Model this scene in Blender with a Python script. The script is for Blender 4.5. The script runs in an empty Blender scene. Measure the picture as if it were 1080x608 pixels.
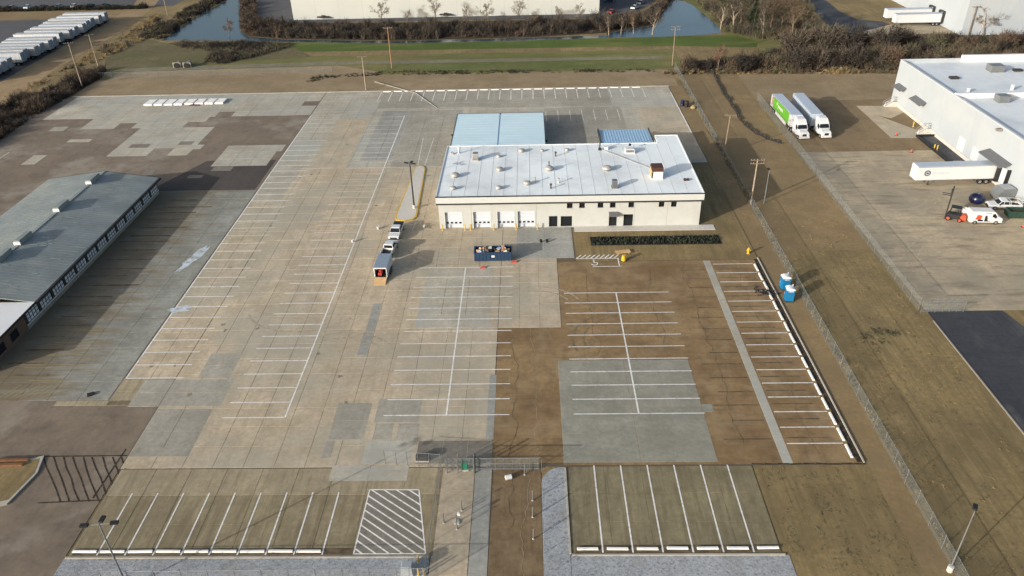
import bpy, math, random
from mathutils import Vector, Matrix, noise as mnoise
RND = random.Random(11)
SC = bpy.context.scene
COL = SC.collection
rad = math.radians

# ------------------------------------------------------------------ camera
CAM_H, F_PX = 66.5, 806.8
YAW, PITCH, ROLL = -0.0291578, 0.5567569, -0.0273889
_f = Vector((math.sin(YAW)*math.cos(PITCH), math.cos(YAW)*math.cos(PITCH), -math.sin(PITCH)))
_r = Vector((math.cos(YAW), -math.sin(YAW), 0)); _u = _r.cross(_f)
_r, _u = (math.cos(ROLL)*_r + math.sin(ROLL)*_u), (-math.sin(ROLL)*_r + math.cos(ROLL)*_u)
cam_d = bpy.data.cameras.new('camera'); cam = bpy.data.objects.new('camera', cam_d); COL.objects.link(cam)
cam.matrix_world = Matrix(((_r.x, _u.x, -_f.x, 0), (_r.y, _u.y, -_f.y, 0), (_r.z, _u.z, -_f.z, CAM_H), (0, 0, 0, 1)))
cam_d.sensor_width = 36; cam_d.lens = 36*F_PX/1080; cam_d.clip_start = 1; cam_d.clip_end = 4000
SC.camera = cam

# ------------------------------------------------------------------ sky, sun, exposure
SUN_EL, SUN_AZ = rad(15.5), rad(37.5)            # light travels towards +X turned by SUN_AZ
W = bpy.data.worlds.new('World'); SC.world = W; W.use_nodes = True
nt = W.node_tree; bg = nt.nodes['Background']
sky = nt.nodes.new('ShaderNodeTexSky'); sky.sky_type = 'NISHITA'; sky.sun_disc = False
sky.sun_elevation = SUN_EL; sky.sun_rotation = math.atan2(-math.cos(SUN_AZ), -math.sin(SUN_AZ))
sky.air_density = 1.0; sky.dust_density = 4.0; sky.ozone_density = 1.0
nt.links.new(sky.outputs[0], bg.inputs[0]); bg.inputs[1].default_value = 0.135
sd = bpy.data.lights.new('sun', 'SUN'); sd.energy = 3.6; sd.angle = rad(0.5); sd.color = (1.0, 0.98, 0.94)
so = bpy.data.objects.new('sun', sd); COL.objects.link(so)
sv = Vector((math.cos(SUN_AZ)*math.cos(SUN_EL), math.sin(SUN_AZ)*math.cos(SUN_EL), -math.sin(SUN_EL)))
so.rotation_euler = sv.to_track_quat('-Z', 'Y').to_euler(); so.location = (-60, -40, 60)
SC.view_settings.view_transform = 'Standard'; SC.view_settings.look = 'None'
SC.view_settings.exposure = 0.50; SC.view_settings.gamma = 1.0
SC.render.resolution_x = 1024; SC.render.resolution_y = 576
SC.render.engine = 'CYCLES'

# ------------------------------------------------------------------ measuring helpers (survey of the site)
def ray(x, y): return _f*F_PX + _r*(x-540) - _u*(y-304)
def at(x, y, z=0.0):
    d = ray(x, y); t = (CAM_H-z)/-d.z
    return Vector((d.x*t, d.y*t, z))
def onY(x, y, Y): d = ray(x, y); return Vector((0, 0, CAM_H)) + d*(Y/d.y)
def onX(x, y, X): d = ray(x, y); return Vector((0, 0, CAM_H)) + d*(X/d.x)
def in_view(p, m=20):
    v = Vector(p)-Vector((0, 0, CAM_H)); w = v.dot(_f)
    if w <= 0: return False
    X, Y = 540+F_PX*v.dot(_r)/w, 304-F_PX*v.dot(_u)/w
    return -m < X < 1080+m and -m < Y < 608+m

# ------------------------------------------------------------------ materials
def lin(c):
    return tuple(((v/255)/12.92 if v/255 <= .04045 else ((v/255+.055)/1.055)**2.4) for v in c)
MATS = {}
class NG:
    def __init__(s, name):
        s.m = bpy.data.materials.new(name); s.m.use_nodes = True; s.t = s.m.node_tree
        s.b = s.t.nodes['Principled BSDF']; MATS[name] = s.m
    def n(s, typ, **kw):
        o = s.t.nodes.new(typ)
        for k, v in kw.items(): setattr(o, k, v)
        return o
    def l(s, a, b): s.t.links.new(a, b)
    def math(s, op, a, b=None, c=None, clamp=False):
        o = s.n('ShaderNodeMath', operation=op, use_clamp=clamp)
        for i, v in enumerate((a, b, c)):
            if v is None: continue
            if isinstance(v, (int, float)): o.inputs[i].default_value = v
            else: s.l(v, o.inputs[i])
        return o.outputs[0]
    def mix(s, f, a, b, typ='MIX'):
        o = s.n('ShaderNodeMix', data_type='RGBA', blend_type=typ)
        for i, v in ((0, f), (6, a), (7, b)):
            if isinstance(v, (int, float)): o.inputs[i].default_value = v
            elif isinstance(v, tuple): o.inputs[i].default_value = (*v[:3], 1)
            else: s.l(v, o.inputs[i])
        return o.outputs[2]
    def noise(s, vec, scale, detail=5, rough=.6, xyz=None, off=(0, 0, 0)):
        if xyz or off != (0, 0, 0):
            mp = s.n('ShaderNodeMapping'); mp.inputs['Scale'].default_value = xyz or (1, 1, 1)
            mp.inputs['Location'].default_value = off
            s.l(vec, mp.inputs[0]); vec = mp.outputs[0]
        o = s.n('ShaderNodeTexNoise'); o.inputs['Scale'].default_value = scale
        o.inputs['Detail'].default_value = detail; o.inputs['Roughness'].default_value = rough
        s.l(vec, o.inputs['Vector']); return o.outputs[0]
    def rng(s, v, lo, hi, a=0., b=1.):
        o = s.n('ShaderNodeMapRange'); o.clamp = True
        for i, q in enumerate((lo, hi, a, b)): o.inputs[i+1].default_value = q
        s.l(v, o.inputs[0]); return o.outputs[0]

def surf(name, col, layers=(), slab=0.0, size=3.66, rough=.9, bump=.15, bscale=3.0, fine=.18, extra=None):
    """ground-like surface; layers: (scale, xyz stretch, colour, lo, hi, strength)"""
    g = NG(name); pos = g.n('ShaderNodeNewGeometry').outputs['Position']
    c = lin(col); out = None
    fn = g.rng(g.noise(pos, 1.7, 8, .7), .3, .7, 1-fine, 1+fine)
    big = g.rng(g.noise(pos, .07, 4, .6, off=(31, 7, 3)), .3, .7, 1-fine*.6, 1+fine*.6)
    mid = g.rng(g.noise(pos, .45, 6, .65, off=(17, 23, 1)), .3, .7, .90, 1.09)
    wide = g.rng(g.noise(pos, .022, 3, .5, off=(3, 11, 2)), .3, .7, .88, 1.10)
    lane = g.rng(g.noise(pos, 1.0, 5, .6, xyz=(.45, .035, 1), off=(9, 2, 7)), .3, .7, .93, 1.06)
    out = g.mix(1.0, c, g.math('MULTIPLY', g.math('MULTIPLY', fn, big), g.math('MULTIPLY', mid, g.math('MULTIPLY', wide, lane))), 'MULTIPLY')
    if slab:
        sep = g.n('ShaderNodeSeparateXYZ'); g.l(pos, sep.inputs[0])
        cmb = g.n('ShaderNodeCombineXYZ')
        for i in (0, 1): g.l(g.math('FLOOR', g.math('DIVIDE', sep.outputs[i], size)), cmb.inputs[i])
        wn = g.n('ShaderNodeTexWhiteNoise', noise_dimensions='2D'); g.l(cmb.outputs[0], wn.inputs['Vector'])
        out = g.mix(1.0, out, g.rng(wn.outputs[0], 0, 1, 1-slab, 1+slab), 'MULTIPLY')
    for i, (sc, xyz, lc, lo, hi, st) in enumerate(layers):
        f = g.rng(g.noise(pos, sc, 6, .62, xyz=xyz, off=(i*13.7, i*5.1, 0)), lo, hi, 0, st)
        out = g.mix(f, out, lin(lc))
    if extra: out = extra(g, pos, out)
    g.l(out, g.b.inputs['Base Color']); g.b.inputs['Roughness'].default_value = rough
    g.b.inputs['Specular IOR Level'].default_value = .25
    if bump:
        bn = g.n('ShaderNodeBump'); bn.inputs['Strength'].default_value = bump; bn.inputs['Distance'].default_value = .05
        g.l(g.noise(pos, bscale, 6, .7), bn.inputs['Height']); g.l(bn.outputs[0], g.b.inputs['Normal'])
    return g.m

def paint(name, col, rough=.5, metal=0., var=.10, scale=1.5, dirt=None, dst=.4, spec=.5, each=0.):
    g = NG(name); oc = g.n('ShaderNodeTexCoord').outputs['Object']
    out = g.mix(1.0, lin(col), g.rng(g.noise(oc, scale, 5), .3, .7, 1-var, 1+var), 'MULTIPLY')
    if dirt: out = g.mix(g.rng(g.noise(oc, scale*.6, 7, .7, off=(4, 9, 2)), .48, .75, 0, dst), out, lin(dirt))
    if each: out = g.mix(1.0, out, g.rng(g.n('ShaderNodeObjectInfo').outputs['Random'], 0, 1, 1-each, 1+each*.4), 'MULTIPLY')
    g.l(out, g.b.inputs['Base Color']); g.b.inputs['Roughness'].default_value = rough
    g.b.inputs['Metallic'].default_value = metal; g.b.inputs['Specular IOR Level'].default_value = spec
    return g.m

def M(n): return MATS[n]

# pavements
TYRE = (5.0, (.35, .03, 1), (110, 98, 82), .50, .72, .40)
surf('concrete_tan', (181, 166, 142), [(.25, None, (148, 136, 113), .46, .70, .6), (6, (.25, .02, 1), (134, 124, 106), .54, .76, .4), (.6, None, (186, 178, 160), .58, .8, .4), (2.5, (.08, .5, 1), (140, 131, 113), .58, .78, .35), (.05, None, (156, 152, 138), .45, .6, .6)], slab=.045)
surf('concrete_pale', (172, 166, 150), [(.2, None, (146, 138, 121), .46, .70, .6), (5, (.02, .3, 1), (140, 134, 121), .50, .74, .5), (.5, None, (186, 182, 170), .58, .8, .4), (.05, None, (158, 160, 154), .45, .6, .6)], slab=.05)
surf('concrete_grey', (152, 147, 134), [(.3, None, (158, 153, 142), .5, .75, .45), (.15, None, (122, 117, 106), .5, .78, .5)], slab=.05)
surf('concrete_blue', (150, 149, 141), [(.25, None, (122, 122, 116), .46, .72, .5), (.5, None, (158, 158, 152), .56, .8, .4)], slab=.04)
surf('concrete_dark', (124, 119, 108), [(.3, None, (104, 97, 86), .45, .75, .5), (6, (.3, .03, 1), (98, 91, 82), .55, .8, .3)], slab=.06)
surf('concrete_new', (142, 140, 127), [(.35, (.6, 1, 1), (120, 119, 107), .46, .68, .65), (1.2, None, (156, 153, 140), .56, .8, .4), (.12, None, (126, 122, 108), .5, .7, .5)], slab=.05)
surf('concrete_olive', (128, 119, 93), [(5.0, (.35, .03, 1), (100, 92, 70), .46, .64, .6), (3.0, (.5, .04, 1), (148, 137, 110), .54, .72, .6), (.3, None, (98, 90, 70), .46, .70, .65), (2.2, None, (86, 78, 61), .60, .76, .55), (.9, None, (140, 130, 106), .6, .76, .5)], slab=.06, size=4.45)
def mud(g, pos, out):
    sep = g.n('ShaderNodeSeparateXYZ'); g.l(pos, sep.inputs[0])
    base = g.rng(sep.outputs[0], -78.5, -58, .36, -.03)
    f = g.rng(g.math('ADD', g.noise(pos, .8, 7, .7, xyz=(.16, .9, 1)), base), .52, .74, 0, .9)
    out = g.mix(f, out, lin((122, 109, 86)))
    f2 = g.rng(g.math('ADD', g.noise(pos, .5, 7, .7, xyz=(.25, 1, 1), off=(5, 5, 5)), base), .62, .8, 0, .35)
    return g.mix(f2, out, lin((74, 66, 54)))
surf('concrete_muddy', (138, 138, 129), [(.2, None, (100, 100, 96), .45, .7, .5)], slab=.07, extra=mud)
surf('concrete_olive_light', (141, 129, 103), [(5.0, (.35, .03, 1), (106, 96, 74), .46, .64, .65), (3.0, (.5, .04, 1), (160, 147, 119), .54, .72, .6), (.3, None, (112, 102, 79), .46, .70, .6), (2.2, None, (94, 84, 66), .62, .78, .5)], slab=.06, size=4.3)
surf('concrete_mid', (154, 142, 117), [(5.0, (.35, .03, 1), (120, 109, 87), .48, .66, .6), (3.0, (.5, .04, 1), (168, 156, 130), .54, .72, .5), (.3, None, (128, 117, 94), .48, .72, .6)], slab=.06, size=4.3)
surf('joint_seal', (98, 88, 74), fine=.1, bump=0)
surf('asphalt_brown', (144, 120, 86), [(.05, None, (110, 87, 60), .44, .60, .75), (.11, None, (158, 136, 104), .54, .68, .6), (.15, None, (148, 129, 98), .48, .70, .7), (.45, None, (94, 78, 57), .46, .72, .65), (2.0, (.06, 1.2, 1), (86, 72, 54), .54, .76, .5), (.35, (1, .3, 1), (150, 135, 112), .60, .78, .5), (1.3, None, (106, 99, 88), .60, .76, .5), (7, None, (84, 70, 52), .6, .8, .4)], fine=.2)
surf('asphalt_drive_brown', (114, 96, 72), [(.3, None, (138, 120, 94), .5, .7, .6), (.6, None, (90, 74, 54), .48, .72, .6), (3, (1, .08, 1), (82, 68, 52), .54, .74, .5)], fine=.2)
surf('asphalt_west', (120, 107, 93), [(.06, None, (148, 140, 127), .50, .60, .7), (.25, None, (94, 84, 74), .55, .70, .5), (.12, None, (130, 117, 100), .45, .72, .65), (1.0, (.3, .05, 1), (134, 121, 105), .56, .78, .45), (.4, None, (92, 82, 70), .48, .76, .55), (4, (.5, .1, 1), (98, 88, 76), .56, .76, .4)], fine=.16)
surf('asphalt_painted_shade', (76, 70, 66), [(.3, None, (90, 82, 74), .5, .75, .5)])  # asphalt darkened to stand for the gable's cast shadow
surf('asphalt_dark', (62, 63, 67), [(.12, (1, .5, 1), (104, 102, 100), .52, .68, .7), (2, (.1, .6, 1), (46, 48, 54), .5, .75, .5), (1.2, (1, .1, 1), (92, 90, 90), .6, .75, .5)], fine=.16, rough=.75)
surf('asphalt_old', (84, 84, 86), [(.3, None, (104, 102, 98), .5, .75, .5)], fine=.1)
surf('yard_slabs', (174, 159, 133), [(.09, None, (138, 131, 116), .42, .60, .7), (1.2, (.12, .6, 1), (112, 103, 88), .50, .68, .65), (.3, (1, .3, 1), (170, 154, 126), .55, .75, .5), (3, (.2, .5, 1), (118, 108, 92), .58, .76, .45)], fine=.16)
surf('yard_dirt', (128, 110, 83), [(.15, None, (104, 88, 67), .45, .7, .6), (1.5, (.4, .1, 1), (144, 124, 94), .55, .8, .4)])
GRV = [(5, None, (178, 181, 183), .50, .66, .7), (3, None, (84, 86, 88), .52, .68, .7), (.3, None, (130, 126, 118), .5, .7, .5)]
surf('gravel', (150, 153, 155), GRV, fine=.25, bump=.6, bscale=9)
surf('dead_grass', (139, 120, 83), [(.08, None, (106, 93, 66), .42, .64, .75), (1.4, (.6, .07, 1), (98, 85, 58), .48, .70, .55), (.5, (1, .25, 1), (146, 127, 90), .54, .74, .6), (5, None, (86, 76, 50), .58, .76, .45), (.16, None, (92, 90, 54), .62, .76, .6), (2.2, (.1, .8, 1), (108, 98, 70), .52, .72, .5), (3, (.9, .03, 1), (94, 85, 60), .48, .66, .5), (2.1, (.9, .03, 1), (142, 130, 98), .56, .74, .45)], fine=.24, bump=.6, bscale=5)
surf('bare_dirt', (141, 124, 97), [(.1, None, (118, 101, 76), .45, .68, .6), (1.2, (.05, .6, 1), (154, 135, 104), .52, .76, .45), (.5, None, (104, 89, 66), .6, .8, .4)], fine=.16, bump=.4)
surf('strip_dirt', (134, 114, 82), [(.3, None, (114, 97, 70), .45, .7, .5), (3, None, (92, 81, 57), .6, .8, .4), (.1, None, (118, 104, 78), .45, .65, .6)], fine=.18, bump=.4)
surf('green_grass', (76, 92, 36), [(.07, (.4, 1.4, 1), (116, 114, 62), .48, .66, .7), (.5, (.3, 1, 1), (58, 74, 32), .5, .75, .5), (3, None, (92, 90, 52), .56, .8, .5)], fine=.24, bump=.5)
surf('olive_grass', (100, 102, 58), [(.12, (.3, 1.2, 1), (74, 90, 40), .46, .62, .8), (.5, None, (116, 108, 70), .5, .7, .6), (2.5, None, (74, 72, 44), .58, .78, .5)], fine=.24, bump=.5)
surf('mixed_grass', (114, 108, 66), [(.1, (.3, 1.4, 1), (88, 98, 48), .45, .62, .8), (.4, (.4, 1, 1), (92, 82, 54), .5, .72, .6), (2.5, None, (72, 66, 42), .58, .8, .5)], fine=.24, bump=.5)
surf('scrub_ground', (104, 96, 68), [(.12, (.4, 1.2, 1), (86, 88, 52), .45, .62, .7), (.5, None, (84, 72, 54), .48, .70, .7), (2.5, None, (64, 56, 42), .56, .76, .6)], fine=.26, bump=.6)
surf('litter', (66, 54, 40), [(.6, None, (88, 70, 50), .5, .75, .6), (2, None, (44, 38, 30), .5, .75, .6)], fine=.25, bump=.6)
surf('road_dirt', (146, 125, 94), [(.2, None, (124, 106, 78), .45, .7, .6), (2, (.4,.4,1), (112, 97, 70), .56, .76, .5)], fine=.16)
surf('track_grey', (122, 117, 98), [(.4, None, (104, 98, 76), .45, .7, .7)], fine=.2)
surf('kerb', (170, 164, 152), fine=.12)
surf('wood_chip_red', (120, 84, 60), fine=.25)
surf('mulch', (30, 29, 28), fine=.3)
surf('line_white', (222, 220, 214), [(2.6, None, (160, 150, 132), .50, .70, .7)], fine=.06, bump=0)
surf('line_worn', (210, 206, 194), [(3, None, (160, 152, 134), .48, .66, .7)], fine=.06, bump=0)
surf('line_black', (50, 44, 38), [(1.6, None, (86, 74, 60), .46, .66, .85)], fine=.1, bump=0)
surf('line_yellow', (150, 134, 86), [(2, None, (124, 116, 92), .46, .62, .9)], fine=.06, bump=0)
surf('stain_and_shade', (84, 72, 56), [(1.5, (.4, 1, 1), (112, 99, 78), .42, .60, .9)], fine=.15, bump=0)  # dark stains and cracks; also the painted shade at the wheel stops
surf('crack_pale', (150, 134, 108), fine=.2, bump=0)
surf('tyre_tan', (150, 139, 120), [(1.2, None, (170, 158, 137), .42, .56, .95)], fine=.1, bump=0)
surf('tyre_brown', (108, 94, 72), [(1.2, None, (128, 112, 84), .42, .56, .95)], fine=.1, bump=0)
surf('oil', (128, 119, 104), fine=.2, bump=0)
surf('chalk', (186, 194, 198), [(.8, None, (140, 144, 142), .46, .62, .9)], fine=.08, bump=0)
# water
g = NG('water'); g.b.inputs['Base Color'].default_value = (.03, .055, .07, 1); g.b.inputs['Roughness'].default_value = .12
bn = g.n('ShaderNodeBump'); bn.inputs['Strength'].default_value = .25; bn.inputs['Distance'].default_value = .1
g.l(g.noise(g.n('ShaderNodeNewGeometry').outputs['Position'], .6, 4), bn.inputs['Height']); g.l(bn.outputs[0], g.b.inputs['Normal'])
# buildings and things
paint('wall_cream', (177, 179, 175), .8, var=.04, scale=.5, dirt=(156, 148, 134), dst=.4)
paint('door_white', (192, 198, 206), .5, var=.03)
paint('wall_far', (179, 181, 175), .8, var=.04, scale=.1)
paint('wall_white', (163, 170, 175), .75, var=.04, scale=.2, dirt=(196, 190, 180), dst=.3)
paint('fascia', (187, 189, 186), .6, var=.03)
paint('roof_membrane', (228, 234, 234), .6, var=.05, scale=.12, dirt=(176, 180, 182), dst=.75)
paint('roof_grey', (214, 219, 220), .6, var=.06, scale=.15, dirt=(150, 160, 168), dst=.5)
paint('roof_white', (206, 208, 208), .6, var=.03, scale=.2)
paint('roof_metal_blue', (196, 219, 226), .4, var=.05, scale=.2, spec=.6)
paint('roof_metal_blue_deep', (152, 184, 208), .4, var=.05, scale=.3, spec=.6)
paint('roof_metal_old', (124, 131, 129), .55, var=.16, scale=.22, dirt=(158, 158, 146), dst=.75)
paint('trim_dark', (48, 46, 43), .6)
paint('steel', (150, 152, 152), .45, metal=.5)
paint('galv', (122, 125, 126), .5, metal=.35)
paint('vent_metal', (174, 172, 168), .45, metal=.3, dirt=(120, 100, 80))
paint('awning_grey', (96, 98, 100), .6)
paint('twig_f', (134, 124, 110), .95)
paint('roof_streak', (148, 156, 152), .6, var=.1)
paint('rust', (70, 42, 33), .8, dirt=(60, 40, 30))
paint('black', (26, 26, 28), .6)
paint('rubber', (30, 30, 31), .85, var=.2)
paint('white_paint', (198, 200, 201), .35, var=.03, dirt=(196, 192, 184), dst=.25)
paint('van_white', (200, 200, 199), .4, var=.03)
paint('trailer_white', (186, 190, 193), .45, var=.04, scale=.4, dirt=(150, 150, 148), dst=.5, each=.22)
paint('trailer_grey', (166, 178, 190), .45, var=.05, scale=.4)
paint('trailer_roof', (172, 182, 194), .5, var=.05, scale=.4)
paint('trailer_tail', (120, 138, 152), .5, var=.2, scale=.6)
paint('green_vinyl', (92, 156, 48), .4, var=.04)
paint('alu', (178, 180, 182), .35, metal=.7)
paint('grey_body', (128, 140, 154), .4, var=.06)
paint('dumpster_blue', (30, 56, 84), .5, dirt=(60, 60, 66))
paint('toilet_blue', (20, 106, 152), .45, var=.06)
paint('roof_cap_white', (206, 210, 214), .5, var=.03)
paint('yellow', (196, 160, 44), .5, dirt=(160, 130, 60))
paint('orange', (180, 72, 40), .5)
paint('red', (170, 50, 44), .6)
paint('navy', (18, 24, 58), .3, spec=.6)
paint('green_dark', (34, 60, 52), .5)
paint('green_box', (44, 118, 92), .5)
paint('cardboard', (146, 116, 88), .9, var=.2)
paint('plywood', (190, 156, 112), .9, var=.2)
paint('pinkish', (150, 124, 112), .9, var=.2)
paint('tarp_grey', (150, 158, 170), .7, var=.15)
paint('wood_pole', (128, 112, 94), .9, var=.2)
paint('wood_pole_red', (150, 112, 82), .9, var=.2)
paint('concrete_plain', (186, 182, 174), .85, var=.08)
paint('stop_white', (226, 224, 219), .8, var=.06, dirt=(180, 170, 156))
paint('brick_brown', (96, 76, 62), .85, var=.12)
paint('wall_grey', (132, 126, 116), .85, var=.1)
paint('pane_pale', (204, 210, 214), .25, var=.2, scale=.7)
paint('frame_grey', (150, 156, 160), .5)
paint('bark', (104, 90, 76), .95, var=.25)
paint('bark_pale', (148, 134, 116), .95, var=.2)
paint('twig_a', (80, 71, 61), .95); paint('twig_b', (56, 50, 44), .95); paint('twig_c', (94, 78, 63), .95)
paint('twig_d', (86, 82, 62), .95); paint('twig_e', (42, 38, 34), .95); paint('twig_red', (106, 80, 66), .95)
paint('straw', (150, 128, 88), .95); paint('leaf_dark', (46, 58, 34), .9); paint('leaf_black', (34, 38, 30), .9)
paint('dry_a', (122, 108, 76), .95); paint('dry_b', (104, 94, 64), .95)
paint('silt', (30, 28, 27), .9)
paint('logo_dark', (40, 44, 58), .6); paint('logo_grey', (176, 178, 184), .6)
g = NG('glass'); g.b.inputs['Base Color'].default_value = (.012, .014, .018, 1); g.b.inputs['Roughness'].default_value = .12
g = NG('glass_blue'); g.b.inputs['Base Color'].default_value = (.08, .11, .15, 1); g.b.inputs['Roughness'].default_value = .2
g = NG('dark_inside'); g.b.inputs['Base Color'].default_value = (.012, .011, .010, 1); g.b.inputs['Roughness'].default_value = .9
g = NG('lamp_glass'); g.b.inputs['Base Color'].default_value = (.7, .7, .66, 1); g.b.inputs['Roughness'].default_value = .2
g = NG('tail_red'); g.b.inputs['Base Color'].default_value = (.35, .02, .02, 1); g.b.inputs['Roughness'].default_value = .3
# woven wire: mostly open
def wire(name, fac, col):
    g = NG(name); tr = g.n('ShaderNodeBsdfTransparent'); mx = g.n('ShaderNodeMixShader')
    g.b.inputs['Base Color'].default_value = (*lin(col), 1); g.b.inputs['Roughness'].default_value = .5
    mx.inputs[0].default_value = fac; g.l(tr.outputs[0], mx.inputs[1]); g.l(g.b.outputs[0], mx.inputs[2])
    g.l(mx.outputs[0], g.t.nodes['Material Output'].inputs[0])
wire('chain_link', .22, (128, 134, 132))
wire('chain_link_thin', .10, (150, 154, 154))

# ------------------------------------------------------------------ mesh helpers
class MB:
    def __init__(s): s.v = []; s.f = []; s.mi = []; s.cur = 0
    def add(s, vs, fs):
        o = len(s.v); s.v += [tuple(p) for p in vs]; s.f += [[i+o for i in q] for q in fs]; s.mi += [s.cur]*len(fs); return s
    def box(s, x0, x1, y0, y1, z0, z1):
        return s.add([(x0,y0,z0),(x1,y0,z0),(x1,y1,z0),(x0,y1,z0),(x0,y0,z1),(x1,y0,z1),(x1,y1,z1),(x0,y1,z1)],
                     [(0,3,2,1),(4,5,6,7),(0,1,5,4),(1,2,6,5),(2,3,7,6),(3,0,4,7)])
    def bevbox(s, x0, x1, y0, y1, z0, z1, b=.05):
        P = []
        for z, i in ((z0, b), (z0+b, 0), (z1-b, 0), (z1, b)):
            P += [(x0+i,y0+i,z),(x1-i,y0+i,z),(x1-i,y1-i,z),(x0+i,y1-i,z)]
        F = [(3,2,1,0),(12,13,14,15)]
        for k in range(3):
            for i in range(4): F.append((k*4+i, k*4+(i+1)%4, k*4+4+(i+1)%4, k*4+4+i))
        return s.add(P, F)
    def obox(s, c, ux, sx, sy, z0, z1):
        """box centred at c (x,y), long axis along unit ux"""
        ux = Vector((ux[0], ux[1])).normalized(); uy = Vector((-ux.y, ux.x)); c = Vector((c[0], c[1]))
        q = [c+ux*a*sx/2+uy*b*sy/2 for a, b in ((-1,-1),(1,-1),(1,1),(-1,1))]
        return s.add([(p.x,p.y,z0) for p in q]+[(p.x,p.y,z1) for p in q],
                     [(0,3,2,1),(4,5,6,7),(0,1,5,4),(1,2,6,5),(2,3,7,6),(3,0,4,7)])
    def tube(s, p0, p1, r0, r1=None, n=8, caps=True):
        p0, p1 = Vector(p0), Vector(p1); r1 = r0 if r1 is None else r1
        d = (p1-p0).normalized(); a = d.orthogonal().normalized(); b = d.cross(a)
        vs = []
        for p, r in ((p0, r0), (p1, r1)):
            for i in range(n):
                t = 2*math.pi*i/n; vs.append(p+a*math.cos(t)*r+b*math.sin(t)*r)
        fs = [(i, (i+1)%n, n+(i+1)%n, n+i) for i in range(n)]
        if caps: fs += [tuple(range(n-1,-1,-1)), tuple(range(n, 2*n))]
        return s.add(vs, fs)
    def lathe(s, c, prof, n=12):
        vs = []; fs = []
        for r, z in prof:
            for i in range(n):
                t = 2*math.pi*i/n; vs.append((c[0]+r*math.cos(t), c[1]+r*math.sin(t), c[2]+z))
        for k in range(len(prof)-1):
            for i in range(n): fs.append((k*n+i, k*n+(i+1)%n, (k+1)*n+(i+1)%n, (k+1)*n+i))
        fs += [tuple(range(n-1,-1,-1)), tuple(range((len(prof)-1)*n, len(prof)*n))]
        return s.add(vs, fs)
    def poly(s, pts, z=None):
        vs = [(p[0], p[1], z if z is not None else p[2]) for p in pts]
        if z is not None:
            A = sum(vs[i][0]*vs[(i+1)%len(vs)][1]-vs[(i+1)%len(vs)][0]*vs[i][1] for i in range(len(vs)))
            if A < 0: vs.reverse()
        return s.add(vs, [tuple(range(len(vs)))])
    def prism(s, pts, z0, z1):
        pts = [(p[0], p[1]) for p in pts]
        A = sum(pts[i][0]*pts[(i+1)%len(pts)][1]-pts[(i+1)%len(pts)][0]*pts[i][1] for i in range(len(pts)))
        if A < 0: pts.reverse()
        n = len(pts)
        return s.add([(x,y,z0) for x,y in pts]+[(x,y,z1) for x,y in pts],
                     [tuple(range(n-1,-1,-1)), tuple(range(n,2*n))]+[(i,(i+1)%n,n+(i+1)%n,n+i) for i in range(n)])
    def tprism(s, prof, hw):
        """side profile (x,z) given width 2*hw(z) across y"""
        n = len(prof)
        A = sum(prof[i][0]*prof[(i+1)%n][1]-prof[(i+1)%n][0]*prof[i][1] for i in range(n))
        if A < 0: prof = prof[::-1]
        vs = [(x,-hw(z),z) for x,z in prof]+[(x,hw(z),z) for x,z in prof]
        return s.add(vs, [tuple(range(n)), tuple(range(2*n-1,n-1,-1))]+[(i,n+i,n+(i+1)%n,(i+1)%n) for i in range(n)])
    def mesh(s, name, mats):
        me = bpy.data.meshes.new(name); me.from_pydata(s.v, [], s.f)
        for m in (mats if isinstance(mats, (list, tuple)) else [mats]): me.materials.append(MATS[m] if isinstance(m, str) else m)
        if any(s.mi): me.polygons.foreach_set('material_index', s.mi)
        me.update(); return me
    def build(s, name, mats, parent=None, smooth=False):
        me = s.mesh(name, mats); tiny = name in TINY
        if smooth: me.shade_smooth()
        o = ob(name, me, parent)
        if tiny and parent: o['kind'] = 'stuff'
        return o
TINY = {'roof_rib','side_post','roof_seams','panel_seams','muntin','unit_louvre','lock_rod','side_rail','insulator','white_lettering','lettering','dock_shelter'}
def ob(name, me, parent=None, loc=None):
    o = bpy.data.objects.new(name, me); COL.objects.link(o)
    if parent: o.parent = parent; KIDS.setdefault(parent, []).append(o)
    if loc: o.location = loc
    return o
KIDS = {}
def tag(o, label=None, cat=None, group=None, kind=None):
    for k, v in (('label', label), ('category', cat), ('group', group), ('kind', kind)):
        if v: o[k] = v
    return o
def thing(name, label, cat, loc=(0,0,0), rz=0., group=None):
    o = bpy.data.objects.new(name, None); COL.objects.link(o); o.empty_display_size = .3
    o.location = loc; o.rotation_euler = (0, 0, rz)
    return tag(o, label, cat, group)
def copy_tree(o, parent=None):
    c = o.copy(); COL.objects.link(c)
    if parent: c.parent = parent; KIDS.setdefault(parent, []).append(c)
    for ch in KIDS.get(o, []): copy_tree(ch, c)
    return c
def place(proto, i, loc, rz, label, group=None):
    o = proto if i == 0 else copy_tree(proto)
    o.location = loc; o.rotation_euler = (0, 0, rz); o['label'] = label
    if group: o['group'] = group
    return o
ORD = ['first','second','third','fourth','fifth','sixth','seventh','eighth','ninth','tenth','eleventh','twelfth','thirteenth','fourteenth','fifteenth','sixteenth','seventeenth','eighteenth','nineteenth','twentieth','twenty-first','twenty-second','twenty-third','twenty-fourth','twenty-fifth','twenty-sixth','twenty-seventh','twenty-eighth']
def sheet(name, pts, z, mat, kind='structure', parent=None):
    o = MB().poly(pts, z).build(name, mat, parent)
    if kind and not parent: tag(o, kind=kind)
    return o
def px(*pp): return [at(x, y) for x, y in pp]
def rect(x0, x1, y0, y1): return [(x0,y0),(x1,y0),(x1,y1),(x0,y1)]
GZ = .06

# ================================================================== SETTING
sheet('ground', rect(-900, 900, -300, 1500), 0, 'dead_grass')
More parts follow.
